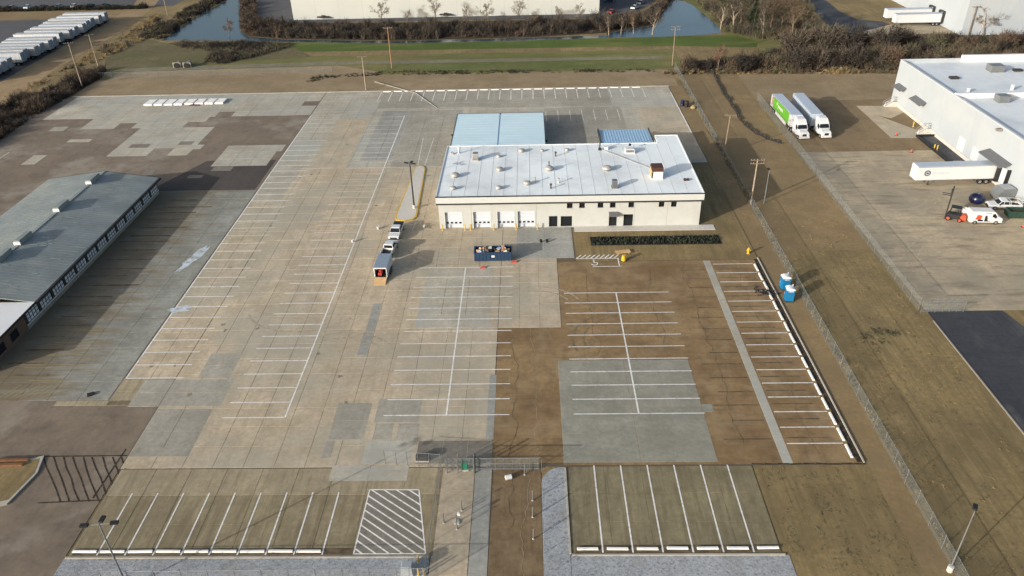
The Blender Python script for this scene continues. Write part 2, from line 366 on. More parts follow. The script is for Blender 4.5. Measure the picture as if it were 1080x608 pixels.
# --- far strips
sheet('dirt_strip', rect(-131, 42.2, 213.2, 229.5), .008, 'bare_dirt')
sheet('grass_verge', [(-128,229.5),(42,229.5),(47,233),(47,252),(-135,252)], .012, 'mixed_grass')
sheet('lawn', [(-98,258),(47,256),(90,250),(96,262),(88,270),(30,267.5),(-40,268.5),(-98,271)], .016, 'green_grass')
sheet('lower_lawn', [(-44,231.5),(40,231),(42,240.5),(-44,241)], .016, 'olive_grass')
sheet('gravel_track', [(-128,238),(-60,241.5),(42,241),(42,244),(-60,245),(-128,242)], .018, 'track_grey')
sheet('far_field', rect(60.6, 180, 198.5, 231), .008, 'bare_dirt')
sheet('middle_field', rect(44, 60, 118, 231), .010, 'strip_dirt')
sheet('dirt_shelf', [(-128,229),(-48,229),(-46,233),(-60,240.5),(-128,237.5)], .017, 'bare_dirt')
sheet('creek_bank', px((110,74),(250,66),(330,60),(300,46),(250,44),(175,46),(150,40),(130,50),(112,62)), .020, 'scrub_ground')
# --- water
WATER1 = px((170,43),(186.7,31.7),(216.7,12.5),(238,1.7),(252,-8),(254,8),(253,31.7),(262,39),(300,42),(420,43.6),(560,40),(640,37.5),(640,35.2),(690,27),(704,7),(713,0),(722,2),(731,6),(745,17),(757,28),(763,34.5),(745,36.8),(700,39),(640,40.2),(560,43),(420,46),(300,44.6),(250,43))
sheet('water', WATER1, .030, 'water')
# --- brush ground
sheet('brush_bank', px((252,-8),(254,8),(253,31),(262,38.5),(300,41.5),(420,43.2),(560,39.6),(640,35),(690,26.5),(704,7),(712,-6),(700,-6),(690,6),(672,16),(640,20),(420,24),(300,25),(275,20),(268,-8)), .022, 'litter')
sheet('brush_field', px((720,78),(1200,72),(1200,30),(960,40),(900,44),(860,40),(840,46),(820,56),(720,66)), .018, 'litter')
sheet('rough_verge', px((800,46),(860,24),(900,44),(840,50),(820,58),(790,62)), .019, 'mixed_grass')
sheet('woodland_floor', px((722,1),(745,16),(765,35),(800,44),(840,34),(860,20),(845,-10),(722,-10)), .020, 'mixed_grass')
# --- far roads
sheet('warehouse_road', px((275,-10),(268,15),(280,24),(330,24.5),(640,19),(668,15),(688,4),(694,-10),(632,-10),(632,14.5),(310,20.5),(306,-10)), .026, 'asphalt_old')
sheet('far_road', px((838,-10),(872,26),(893,44),(980,44),(962,36),(930,23),(905,21),(885,12),(866,-4),(864,-10)), .030, 'asphalt_dark')
sheet('far_road_edge', px((893,38),(960,40),(968,36),(1012,36),(1000,26),(940,26)), .034, 'yard_slabs')
sheet('trailer_lot', [(-300,226),(-161,222),(-160,300),(-162,314),(-300,316)], .026, 'asphalt_old')
sheet('far_verge', [(-330,316.5),(-166,316.5),(-150,330),(-330,332)], .022, 'strip_dirt')
sheet('far_car_park', rect(-360,-150,336,420), .024, 'asphalt_old')
sheet('dirt_track', px((-40,106),(0,87),(60,53),(110,26),(140,6),(150,-6),(172,-6),(162,8),(128,34),(65,70),(0,113),(-40,140)), .030, 'road_dirt')
sheet('ditch_floor', px((-40,140),(0,113),(40,98),(95,75),(112,73),(108,82),(62,109),(30,127),(0,151),(-40,185)), .034, 'litter')
# --- right hand yard
yard = sheet('truck_yard', rect(60.5, 94.2, 98.6, 163), .030, 'yard_slabs')
sheet('dirt_yard', rect(60.5, 94.2, 163, 198.5), .026, 'yard_dirt')
sheet('yard_pad', px((903,112),(945,112),(955,118),(940,125),(928,123),(990,146),(940,146)), .034, 'concrete_tan')
drive_e = sheet('asphalt_drive', [(60.6,40),(78,40),(74.5,86),(72,98.6),(60.6,98.6)], .034, 'asphalt_dark')
MB().box(60.35,60.55,40,96,0,.12).build('kerb','wall_grey',drive_e)
# --- west yard and lots
sheet('west_yard', [(-180,40),(-50.1,40),(-50.1,78),(-57.4,84),(-57.4,213.2),(-131,213.2),(-180,150)], .040, 'asphalt_west')
lot = sheet('parking_lot', rect(-57.4, 39.3, 66.3, 213.2), .030, 'joint_seal')
lot_s = sheet('front_lot', rect(-49.9, -10.6, 53.3, 66.3), .030, 'joint_seal')
lot_e = sheet('front_right_lot', rect(3.95, 25.8, 53.6, 66.3), .030, 'joint_seal')
asph = sheet('asphalt_lot', [(-5.0,66.9),(3.6,66.9),(3.6,66.5),(39.0,66.5),(39.0,115),(4.6,115),(4.6,95.2),(-5.0,95.2)], .056, 'asphalt_brown')
drive = sheet('entrance_drive', rect(-4.8, .9, 38, 66.6), .050, 'asphalt_drive_brown')
sheet('drive_apron', rect(-11, -4.8, 38, 66.3), .034, 'joint_seal')
sheet('gravel_strip', rect(-53, -11, 30, 53.2), .036, 'gravel')
gs = [(.95,38),(3.8,38),(3.8,66.2)]+[(3.4-2.45*math.sin(t)+.0, 63.4+2.8*math.cos(t)) for t in [0.1*i for i in range(1,16)]]
sheet('gravel_path', gs, .040, 'gravel')
sheet('gravel_margin', rect(3.85, 26.6, 30, 53.4), .036, 'gravel')
# dirt around the main building
sheet('building_verge', [(7.9,115.2),(39.2,115.2),(39.2,157.5),(31,157.5),(31,127.4),(7.9,127.4)], .044, 'dead_grass')
sheet('east_verge', rect(39.5, 43, 40, 213), .030, 'strip_dirt')

# ---- concrete slabs: (structure, rect, size, material, layer)
def zr(bl, tr): a, b = at(*bl), at(*tr); return (a.x, b.x, a.y, b.y)
Z = []
def zone(par, r, size, mat, lay): Z.append((par, r, size, mat, lay))
zone(lot, (-50.0,-5.1,66.4,128), 3.66, 'concrete_tan', 0)
zone(lot, (-57.3,-50.05,83.9,128), 3.66, 'concrete_tan', 0)
zone(lot, (-5.05,4.55,95.3,128), 3.3, 'concrete_tan', 0)
zone(lot, (-57.3,31.0,128.05,158.0), 3.75, 'concrete_tan', 0); zone(lot, (-57.3,39.2,158.05,213.1), 4.2, 'concrete_pale', 0)
zone(lot, (-57.3,-50.05,78.1,83.85), 3.66, 'concrete_mid', 0)
for bl, tr, m in [((135,482.5),(225,431.5),'concrete_grey'), ((134.5,429.5),(247,400.5),'concrete_grey'), ((208,399.5),(256,373),'concrete_grey'),
                  ((376,375.5),(394,351),'concrete_blue'), ((385,350.5),(403,320.5),'concrete_blue'),
                  ((345,464.5),(393,425.5),'concrete_grey'), ((338,484),(354,465.5),'concrete_grey'), ((393,464.5),(416,447),'concrete_grey'), ((394,446.5),(446,420.5),'concrete_grey'), ((417,464.5),(443,447),'concrete_grey'),
                  ((381,490),(437,465),'concrete_pale'), ((437.5,490),(520,465),'concrete_dark'),
                  ((512,464.5),(524,395.5),'concrete_blue'), ((437,346.5),(520,283),'concrete_pale')]:
    zone(lot, zr(bl, tr), 3.66, m, 1)
zone(lot, (-31.0,-17.2,158.1,196), 4.2, 'concrete_grey', 1)
zone(lot, (-38.5,-31.1,162,196), 4.2, 'concrete_blue', 1)
zone(lot, (-40.4,-9.5,198,213), 4.2, 'concrete_grey', 1)
zone(lot, (-9.4,22,197,213), 4.2, 'concrete_grey', 1)
zone(lot, (4,24,158.5,196.5), 4.2, 'concrete_grey', 1)
zone(lot, (-57.2,-51,141,176), 4.2, 'concrete_pale', 1)
zone(lot, (-2.5,7.7,116.5,128), 5, 'concrete_blue', 1)
zone(lot, (-49.5,-41,158.1,190), 4.2, 'concrete_tan', 1)
zone(lot, (28,39,160,196), 4.2, 'concrete_tan', 1)
zone(lot_s, (-49.8,-10.7,53.4,62.0), 4.3, 'concrete_olive_light', 0); zone(lot_s, (-49.8,-10.7,62.02,66.25), 4.3, 'concrete_mid', 0)
zone(lot_s, zr((346,508),(432,491)), 4.4, 'concrete_pale', 1)
zone(lot_e, (4.0,25.9,53.6,66.25), 4.45, 'concrete_olive', 0)
zone(asph, (3.7,12.97,66.9,87.0), 4.6, 'concrete_new', 2); zone(asph, (13.0,22.1,66.9,87.0), 4.6, 'concrete_new', 2)
zone(asph, (22.15,23.5,75.8,77.4), 3, 'concrete_new', 2)
zone(asph, (29.7,30.9,66.6,114.9), 4.4, 'concrete_pale', 2)
ap = bpy.data.objects['drive_apron']
zone(ap, (-10.9,-6.9,40,66.2), 4.0, 'concrete_tan', 0); zone(ap, (-6.85,-4.85,40,66.2), 4.0, 'concrete_blue', 0)
wy = bpy.data.objects['west_yard']
zone(wy, (-78.6,-57.5,79.2,147), 3.9, 'concrete_muddy', 0)
zone(wy, (-64.5,-50.15,78.1,79.1), 3, 'concrete_mid', 0)
zone(wy, (-129,-57.5,194,213.1), 4.2, 'concrete_pale', 0)
zone(wy, zr((84,136.7),(222,123.5)), 4.4, 'concrete_pale', 0)
q_ = zr((112,165.5),(224,137)); zone(wy, (q_[0],q_[1],q_[2],at(84,136.7).y-.02), 4.4, 'concrete_pale', 0)
zone(wy, zr((186,158),(216,153)), 4.4, 'concrete_pale', 1)
zone(wy, zr((222,176),(292,160)), 4.4, 'concrete_pale', 0); q_ = zr((236,159.8),(302,153)); zone(wy, (q_[0],q_[1],at(292,160).y+.02,q_[3]), 4.4, 'concrete_pale', 0)
zone(wy, zr((70,150.5),(98,147)), 4, 'concrete_pale', 0); zone(wy, zr((22,174),(50,164)), 4, 'concrete_pale', 0); zone(wy, zr((0,168),(9,161)), 4, 'concrete_pale', 0)
sheet('painted_gable_shadow', [(-81,147.2),(-58,147.2),(-58,163.5),(-74,163.5)], .052, 'asphalt_painted_shade')  # shadow of the long low building's gable, painted onto the asphalt
for k in range(6):
    a_, b_ = RND.uniform(-125,-62), RND.uniform(150,190)
    if not (-100 < a_ < -66 and b_ < 150): zone(wy, (a_,a_+RND.uniform(2.5,5),b_,b_+RND.uniform(1.5,3.5)), 5, RND.choice(('concrete_dark','concrete_grey','concrete_dark')), 1)
TOPZ = {0: .060, 1: .066, 2: .066}
slabs = []
for zi, (par, r, size, mat, lay) in enumerate(Z):
    x0, x1, y0, y1 = r; nx = max(1, round((x1-x0)/size)); ny = max(1, round((y1-y0)/size)); w, h = (x1-x0)/nx, (y1-y0)/ny
    for i in range(nx):
        for j in range(ny):
            a0, b0 = x0+i*w, y0+j*h
            if lay == 0 and any(p2 is par and l2 > 0 and q[0]-.01 <= a0 and a0+w <= q[1]+.01 and q[2]-.01 <= b0 and b0+h <= q[3]+.01 for p2, q, s2, m2, l2 in Z): continue
            if par is wy and mat == 'concrete_pale' and nx > 2 and ny > 1 and (i in (0,nx-1) or j in (0,)) and RND.random() < .1: continue
            slabs.append((zi, par, a0+w/2, b0+h/2, w, h, mat, lay))
def slab_mb(mb, cx, cy, w, h, z0, z1, gap=.022):
    a, b = w/2-gap/2, h/2-gap/2; e = .02
    return mb.add([(cx-a,cy-b,z0),(cx+a,cy-b,z0),(cx+a,cy+b,z0),(cx-a,cy+b,z0),(cx-a+e,cy-b+e,z1),(cx+a-e,cy-b+e,z1),(cx+a-e,cy+b-e,z1),(cx-a+e,cy+b-e,z1)],
                  [(4,5,6,7),(0,1,5,4),(1,2,6,5),(2,3,7,6),(3,0,4,7)])
for par in {s[1].name: s[1] for s in slabs}.values():
    ss = [s for s in slabs if s[1] is par]; z0 = par.data.vertices[0].co.z
    ss.sort(key=lambda s: (not in_view((s[2], s[3], 0)), math.hypot(s[2], s[3])))
    lim = 290 if par is lot else 120; cache = {}
    for s in ss[:lim]:
        k = (s[0],)
        if k not in cache: cache[k] = slab_mb(MB(), 0, 0, s[4], s[5], z0-TOPZ[s[7]], 0).mesh('concrete_slab', s[6])
        ob('concrete_slab', cache[k], par, (s[2], s[3], TOPZ[s[7]]))
    rest = ss[lim:]
    if rest:
        mats = sorted({s[6] for s in rest}); mb = MB()
        for s in rest: mb.cur = mats.index(s[6]); slab_mb(mb, s[2], s[3], s[4], s[5], z0, TOPZ[s[7]])
        o = mb.build('far_slabs', mats, par); o['kind'] = 'stuff'

# ---- painted lines (flat strips with rounded wear; each its own piece)
LZ = .074
def strip(par, p0, p1, w=.17, mat='line_white', name='painted_line', z=LZ):
    p0, p1 = Vector((p0[0],p0[1])), Vector((p1[0],p1[1])); d = (p1-p0); L = d.length; d.normalize(); n = Vector((-d.y, d.x))*w/2
    q = [p0-n, p1-n, p1+n, p0+n]
    return MB().add([(v.x,v.y,z) for v in q], [(0,1,2,3)]).build(name, mat, par)
def hline(par, x0, x1, y, **k): return strip(par, (x0,y), (x1,y), **k)
def vline(par, x, y0, y1, **k): return strip(par, (x,y0), (x,y1), **k)
vline(lot, -57.1, 83.8, 193.5, w=.21); vline(lot, -32.3, 75.4, 192.4, w=.21); vline(lot, -11.2, 75.6, 113.6, w=.21)
for k in range(37): hline(lot, -57.0, -48.8+RND.uniform(-.1,.1), 83.85+3.045*k, mat='line_white' if k < 14 else 'line_worn')
for k in range(39): hline(lot, -40.6+RND.uniform(-.1,.1), -32.4, 75.4+3.05*k, mat='line_white' if k < 15 else 'line_worn')
for k in range(13): hline(lot, -19.4, -3.0, 75.6+3.165*k, z=.0745)
for k in range(11): hline(asph, 5.35, 22.2, 75.6+2.93*k, z=.0745)
vline(asph, 13.75, 75.6, 104.9, w=.21, z=.0755)
for k in range(16): hline(asph, 31.1, 37.9, 69.9+2.915*k)
for k in range(15):
    a = RND.uniform(-.3,.3)
    hline(asph, 24.6+RND.uniform(-1,1.5), 29.4, 71.0+2.915*k+a, w=.2, mat='stain_and_shade', name='blacked_out_line')
    hline(asph, 31.2, 36.5, 71.2+2.915*k+a, w=.2, mat='stain_and_shade', name='blacked_out_line', z=.070)
for k in range(25): vline(lot, -41.5+3.05*k, 203.8, 212.2, mat='line_white')
for k in range(7): vline(lot, 4.4+3.1*k, 186.0, 194.0, mat='line_worn')
vline(lot, 39.0, 176, 207.5, w=.3)
for k in range(14): hline(lot, -57.0, -49.5, 131+3.05*k+1.4, w=.2, mat='line_worn', name='faded_line', z=.0725)
SX = [-46.75+3.03*k for k in range(9)]
for x in SX: vline(lot_s, x, 53.6, 62.4)
RX = [7.25+3.16*k for k in range(6)]
for x in RX: vline(lot_e, x, 53.75, 66.4)
hline(lot_s, -49.5, -19.3, 54.05, w=.8, mat='stain_and_shade', name='stop_shade_margin', z=.0705); hline(lot_e, 4.4, 25.8, 54.25, w=1.0, mat='stain_and_shade', name='stop_shade_margin', z=.0705)  # dark strips paint the shade and darker asphalt around the wheel stops
# hatched box
hq = [Vector((-19.15,53.7)), Vector((-11.5,53.7)), Vector((-13.25,62.7)), Vector((-19.0,62.75))]
for i in range(4): strip(lot_s, hq[i], hq[(i+1)%4], w=.15, z=.0755)
hd = Vector((.80,-.60)).normalized(); hn = Vector((-hd.y, hd.x))
def clipline(o, d, q):
    ts = []
    for i in range(4):
        a, b = q[i], q[(i+1)%4]; e = b-a; den = d.x*e.y-d.y*e.x
        if abs(den) < 1e-9: continue
        w = a-o; t = (w.x*e.y-w.y*e.x)/den; s_ = (w.x*d.y-w.y*d.x)/den
        if 0 <= s_ <= 1: ts.append(t)
    return (o+d*min(ts), o+d*max(ts)) if len(ts) >= 2 else None
MB().poly([(v.x,v.y) for v in hq], .0702).build('dark_box','concrete_dark',lot_s)
for k in range(-11, 12):
    c = clipline(Vector((-15.6,58.2))+hn*(k*.86), hd, hq)
    if c and (c[1]-c[0]).length > .8: strip(lot_s, c[0], c[1], w=.17)
# black sealed-over hatching, lower left
wyz = .058
bq = [at(40,531), at(107,528), at(134,481), at(45,482)]
bq = [Vector((v.x,v.y)) for v in bq]
strip(wy, bq[0], bq[1], w=.19, mat='line_black', name='sealed_line', z=wyz); strip(wy, bq[3], bq[2], w=.19, mat='line_black', name='sealed_line', z=wyz)
strip(wy, at(98,526), at(133,474), w=.2, mat='line_black', name='sealed_line', z=wyz)
for k in range(9):
    A = at(46+10.3*k, 482.5); B = at(37+10.3*k+26, 529.5)
    pts = [A.lerp(B, s) for s in (0,.25,.5,.75,1)]; pts = [p+Vector((RND.uniform(-.12,.12),0,0)) for p in pts]
    if k >= 6: pts = pts[:4]
    mb = MB()
    for p, q in zip(pts[:-1], pts[1:]):
        n = Vector((.13,0,0)); mb.add([(p.x-.1,p.y,wyz-.002),(p.x+.1,p.y,wyz-.002),(q.x+.1,q.y,wyz-.002),(q.x-.1,q.y,wyz-.002)], [(0,3,2,1)])
    mb.build('sealed_line', 'line_black', wy)
# accessible bays by the entrance
def w2(x, y): return at(x, y)
hline(asph, 7.9, 15.4, 116.1, z=.066); hline(asph, 10.6, 15.6, 113.3)
for k in range(9): strip(asph, (8.0+.82*k,116.2), (8.9+.82*k,117.4), w=.2, z=.062)
vline(asph, 15.2, 113.3, 116)
mb = MB()      # wheelchair mark
c = Vector((11.0,114.4))
for i in range(14):
    t0, t1 = math.pi*1.05+i*.30, math.pi*1.05+(i+.99)*.30
    if i < 12: mb.add([(c.x+r*math.cos(t),c.y-.1+r*math.sin(t),LZ) for r,t in ((.42,t0),(.60,t0),(.60,t1),(.42,t1))], [(0,1,2,3)])
mb.add([(c.x-.12,c.y+.2,LZ+.002),(c.x+.06,c.y+.2,LZ+.002),(c.x+.06,c.y+.95,LZ+.002),(c.x-.12,c.y+.95,LZ+.002)], [(0,1,2,3)])
mb.add([(c.x-.1,c.y+.15,LZ+.003),(c.x+.6,c.y+.15,LZ+.003),(c.x+.6,c.y+.32,LZ+.003),(c.x-.1,c.y+.32,LZ+.003)], [(0,1,2,3)])
mb.poly([(c.x-.05+.17*math.cos(a*.6),c.y+1.15+.17*math.sin(a*.6)) for a in range(10)], LZ+.002)
mb.build('accessible_mark', 'line_white', asph)
for k in range(20):
    y = 84.6+3.05*k+RND.uniform(-.5,.5); x0_ = -77+RND.uniform(0,3)
    hline(wy, x0_, x0_+RND.uniform(4,10), y, w=RND.uniform(.2,.5), mat='stain_and_shade', name='stained_line', z=.0665)
for k in range(7): hline(wy, -72+RND.uniform(-1.5,1.5), -65.5+RND.uniform(-1,1), 83.5+3.05*k, w=.13, mat='line_yellow', name='faded_yellow_line', z=.068)
for k in range(8): strip(wy, (-73+.9*k,80.0), (-71.4+.9*k,82.6), w=.13, mat='line_yellow', name='faded_yellow_line', z=.068)
# wandering cracks in the brown asphalt
for cx_, y0_, y1_, m_ in ((.4,67,95,'crack_pale'),(-2.6,57,94,'stain_and_shade'),(9.3,88,113,'stain_and_shade'),(19.5,88,112,'stain_and_shade'),(25.8,70,113,'stain_and_shade'),(34.5,68,114,'stain_and_shade'),(-1.2,48,66,'crack_pale')):
    mb = MB(); x_ = cx_; y_ = y0_
    while y_ < y1_:
        x2 = cx_+(x_-cx_)*.8+RND.uniform(-.35,.35); y2 = y_+RND.uniform(.5,1.1); w_ = RND.uniform(.012,.045)
        mb.add([(x_-w_,y_,.0705),(x_+w_,y_,.0705),(x2+w_,y2,.0705),(x2-w_,y2,.0705)],[(0,1,2,3)]); x_, y_ = x2, y2
    mb.build('crack', m_, asph if y0_ > 50 and cx_ > -3 else drive)
for k,(cx_,cy_,r_,a0,a1,par_,z_) in enumerate(((0.5,101,7.5,20,150,lot,.0715),(0.5,101,5.9,25,145,lot,.0715),(-36,102,9,200,330,lot,.0715),(-28,88,8,30,120,lot,.0715),(-28,88,6.4,30,120,lot,.0715),(16,92,10,100,200,asph,.0715),(16,92,8.3,100,200,asph,.0715),(-14,121,8,190,280,lot,.0715),(-14,121,6.5,190,280,lot,.0715),(74,120,14,40,150,yard,.033),(74,120,12,40,150,yard,.033),(80,112,16,90,190,yard,.033),(80,112,14,90,190,yard,.033),(70,140,10,250,350,yard,.033),(70,140,8.2,250,350,yard,.033))):
    mb = MB(); n = 26
    for i in range(n):
        t0, t1 = rad(a0+(a1-a0)*i/n), rad(a0+(a1-a0)*(i+1)/n); w_ = .16
        mb.add([(cx_+q*math.cos(t),cy_+q*.8*math.sin(t),z_) for q,t in ((r_-w_,t0),(r_+w_,t0),(r_+w_,t1),(r_-w_,t1))],[(0,1,2,3)])
    mb.build('tyre_arc','tyre_tan' if par_ is not asph else 'tyre_brown',par_)
oz = random.Random(21)
for k in range(24):
    x_, y_ = oz.uniform(-56,-6), oz.uniform(76,190); m_ = []
    for i in range(10): a_ = i*.628; q = oz.uniform(.12,.42); m_.append((x_+q*math.cos(a_), y_+q*1.3*math.sin(a_)))
    MB().poly(m_, .0718).build('oil_spot','oil',lot)
# chalky spills on the left lanes
def splat(par, cx, cy, rx, ry, rot, mat, z=.0765, n=22, seed=0):
    r_ = random.Random(seed); pts = []
    for i in range(n):
        a = 2*math.pi*i/n; k = 1+r_.uniform(-.28,.28); x, y = rx*math.cos(a)*k, ry*math.sin(a)*k
        pts.append((cx+x*math.cos(rot)-y*math.sin(rot), cy+x*math.sin(rot)+y*math.cos(rot)))
    return MB().poly(pts, z).build('pale_spill', mat, par)
p = at(205,272); splat(wy, p.x, p.y, 4.6, .95, 1.35, 'chalk', .0685, seed=3)
p = at(191,327); splat(lot, p.x-.2, p.y, 1.7, .9, .3, 'chalk', seed=5)
# kerbs
MB().box(39.12,39.3,66.6,115.6,0,.20).build('kerb','kerb',asph); MB().box(38.45,39.1,66.7,115.2,.05,.078).build('gutter_and_shade','line_black',asph)  # black strip paints the shade in the gutter beside the kerb
MB().box(3.72,3.92,53.6,66,.0,.16).build('kerb','kerb',lot_e)
MB().box(-50.0,-11,53.2,53.42,.0,.14).build('kerb','kerb',lot_s)
MB().box(4,26.2,53.36,53.56,.0,.14).build('kerb','kerb',lot_e)
for k in range(9): strip(asph, (26+1.5*k,66.5+RND.uniform(-.1,.1)), (27.4+1.5*k,66.5+RND.uniform(-.1,.1)), w=.2, mat='line_black', name='painted_edge_shade', z=.0735)  # black dashes paint the shadow along the lot's near edge
MB().box(-131,39.5,213.0,213.35,0,.17).build('kerb','kerb',lot)
# walk in front of the building
MB().box(8.2,34.2,126.2,128.2,0,.12).build('front_walk','concrete_plain')['kind'] = 'structure'

# ================================================================== MAIN BUILDING
BX0, BX1, BY0, BY1, BH = -17.0, 31.5, 128.2, 153.2, 6.7
mainb = thing('service_building', 'cream single storey service building with white roof and four garage doors', 'building', ((BX0+BX1)/2, (BY0+BY1)/2, 0))
mainb.location = (0, 0, 0)
doors = []; wins = []
def facade_x(pxx, py=225): return onY(pxx, py, BY0).x
for a, b in ((469,487),(499,517),(524.5,542.5),(546,564)): doors.append((facade_x(a), facade_x(b), .05, 3.45))
for a, b in ((598,604),(611,617),(630.5,636.5),(643.5,649.5),(663,669),(695,701),(708,714)): wins.append((facade_x(a,214), facade_x(b,214), 3.9, 5.3))
gl = [(facade_x(579), facade_x(588), .1, 2.35), (facade_x(591.5), facade_x(603.5), .15, 2.3), (facade_x(642.5), facade_x(651), .1, 2.3), (facade_x(658), facade_x(668), .1, 2.5)]
ops = doors+wins+gl
xs = sorted({BX0, BX1} | {v for o in ops for v in o[:2]}); zs = sorted({0., 5.5} | {v for o in ops for v in o[2:]})
mb = MB(); TH = .5
for i in range(len(xs)-1):
    j = 0
    while j < len(zs)-1:
        cx = (xs[i]+xs[i+1])/2
        hole = lambda cz: any(o[0] < cx < o[1] and o[2] < cz < o[3] for o in ops)
        if hole((zs[j]+zs[j+1])/2): j += 1; continue
        k = j
        while k+1 < len(zs)-1 and not hole((zs[k+1]+zs[k+2])/2): k += 1
        mb.box(xs[i], xs[i+1], BY0, BY0+TH, zs[j], zs[k+1]); j = k+1
mb.build('front_wall', 'wall_cream', mainb)
MB().box(BX0, BX0+TH, BY0+TH, BY1, 0, 5.5).build('side_wall', 'wall_cream', mainb)
MB().box(BX1-TH, BX1, BY0+TH, 157.6, 0, 5.5).build('side_wall', 'wall_cream', mainb)
MB().box(BX0+TH, BX1-TH, BY1-TH, BY1, 0, 5.5).build('rear_wall', 'wall_cream', mainb)
MB().box(27.0, BX1-TH, 157.3, 157.6, 0, 5.5).box(27.0,27.3,BY1,157.3,0,5.5).build('rear_annex_wall', 'wall_cream', mainb)
MB().box(BX0+TH, BX1-TH, BY0+.9, BY0+1.0, 0, 5.4).build('inner_wall', 'dark_inside', mainb)
# seams of the front cladding panels
mb = MB()
for k in range(1, 8):
    x = BX0+k*6.06
    if not any(o[0]-.1 < x < o[1]+.1 for o in ops): mb.box(x-.02, x+.02, BY0-.012, BY0, .1, 5.4)
mb.build('panel_seams', 'wall_grey', mainb)
# fascia band, roof, coping
O = .35
fas = MB().box(BX0-O, BX1+O, BY0-O-.1, BY0-O, 5.35, BH).box(BX0-O, BX0-O+.1, BY0-O, BY1+.1, 5.35, BH).box(BX1+O-.1, BX1+O, BY0-O, 157.7, 5.35, BH).build('fascia', 'fascia', mainb)
MB().box(BX0-O+.1, BX1+O-.1, BY0-O, BY0, 5.36, 5.46).build('soffit', 'wall_grey', mainb)
MB().box(BX0-O+.02, BX1+O-.02, BY0-O-.2, BY0-O-.1, 5.16, 5.44).build('gutter_and_shade', 'trim_dark', mainb)
roof = MB().prism([(BX0-O+.1,BY0-O),(BX1+O-.1,BY0-O),(BX1+O-.1,157.6),(27.0,157.6),(27.0,BY1+.1),(BX0-O+.1,BY1+.1)], 6.35, 6.60).build('roof', 'roof_membrane', mainb)
MB().box(BX0-O-.05, BX1+O+.05, BY0-O-.16, BY0-O+.12, BH-.05, BH+.07).build('coping', 'black', mainb)
MB().box(BX0-O-.05, BX0-O+.15, BY0-O+.12, BY1+.1, BH-.09, BH+.03).box(BX1+O-.15, BX1+O+.05, BY0-O+.12, 157.6, BH-.09, BH+.03).box(27.0, BX1+O-.15, 157.45, 157.65, BH-.09, BH+.03).box(BX0-O+.15,27.0,BY1-.05,BY1+.15,BH-.09,BH+.03).build('roof_edge', 'roof_white', mainb)
mb = MB()
for k in range(1, 20):
    x = BX0+k*2.42; mb.box(x-.04, x+.04, BY0-.2, BY1 if x < 27 else 157.4, 6.60, 6.625)
mb.build('roof_seams', 'roof_white', roof)
# garage doors
for x0, x1, z0, z1 in doors:
    n = 5; hh = (z1-z0)/n
    mb = MB()
    for k in range(n): mb.box(x0+.02, x1-.02, BY0+.36, BY0+.42, z0+k*hh+.015, z0+(k+1)*hh-.015)
    dd = mb.build('garage_door', 'door_white', mainb)
    for k in range(4):
        w = (x1-x0)/4; MB().box(x0+w*k+w*.2, x0+w*k+w*.8, BY0+.345, BY0+.36, z0+hh*1.25, z0+hh*1.75).build('door_window', 'glass', dd)
    MB().box(x0-.12, x0, BY0-.03, BY0+.1, 0, z1+.12).box(x1, x1+.12, BY0-.03, BY0+.1, 0, z1+.12).box(x0, x1, BY0-.03, BY0+.1, z1, z1+.12).build('door_frame', 'fascia', dd)
def window(par, x0, x1, z0, z1, y, nm='window'):
    w = MB().box(x0, x1, y+.3, y+.33, z0, z1).build(nm, 'glass', par)
    MB().box(x0, x0+.07, y+.2, y+.3, z0, z1).box(x1-.07, x1, y+.2, y+.3, z0, z1).box(x0+.07, x1-.07, y+.2, y+.3, z0, z0+.07).box(x0+.07, x1-.07, y+.2, y+.3, z1-.07, z1).box((x0+x1)/2-.025,(x0+x1)/2+.025,y+.24,y+.3,z0+.07,z1-.07).build('window_frame', 'black', w)
    if nm == 'window': MB().box(x0-.06, x1+.06, y-.07, y+.06, z0-.09, z0).build('sill', 'fascia', w)
    return w
for o in wins: window(mainb, *o, BY0)
for o in gl: window(mainb, *o, BY0, 'glazed_entrance')
# entrance awning
aw = MB(); x0, x1 = facade_x(642), facade_x(652); aw.add([(x0,BY0,3.1),(x1,BY0,3.1),(x1,BY0-1.3,2.75),(x0,BY0-1.3,2.75),(x0,BY0,3.0),(x1,BY0,3.0),(x1,BY0-1.3,2.65),(x0,BY0-1.3,2.65)], [(0,3,2,1),(4,5,6,7),(0,1,5,4),(1,2,6,5),(2,3,7,6),(3,0,4,7)])
aw.build('entrance_awning', 'awning_grey', mainb)
for xx in (facade_x(680.5,214), facade_x(518,214)): MB().box(xx-.12, xx+.12, BY0-.2, BY0, 4.95, 5.2).build('wall_lamp', 'trim_dark', mainb)
RZ = 6.60
def rp(x, y): return at(x, y, RZ)
def vent(p, r=.62, h=.75, stack=0):
    p = Vector((p.x, p.y, RZ))
    v = MB().lathe(p, [(r*.62,0),(r*.62,h*.38),(r,h*.42),(r*1.04,h*.55),(r*.86,h*.82),(r*.42,h),(.02,h*1.02)], 14).build('roof_vent', 'vent_metal', mainb, smooth=True)
    if stack: MB().tube(p+Vector((0,0,h)), p+Vector((0,0,h+stack)), .1, n=8).build('vent_stack', 'trim_dark', v)
for x, y, r in ((480,187,.85),(478,200,.62),(526,199.5,.62),(527,180.5,.75),(556,195,.72),(550,160.5,.7),(579,180,.9),(640,180,.95),(526,166,.5),(572,160,.45),(598,159.5,.55)):
    vent(rp(x, y), r, r*1.05, 1.0 if x == 579 else 0)
for x, y in ((581,199),(586,165),(564,192.5),(589,193)):
    p = rp(x, y); MB().lathe(p, [(.2,0),(.12,.15),(.12,.7),(.22,.72),(.22,.95),(.02,1.0)], 8).build('roof_pipe', 'trim_dark' if x in (586,581) else 'vent_metal', mainb)
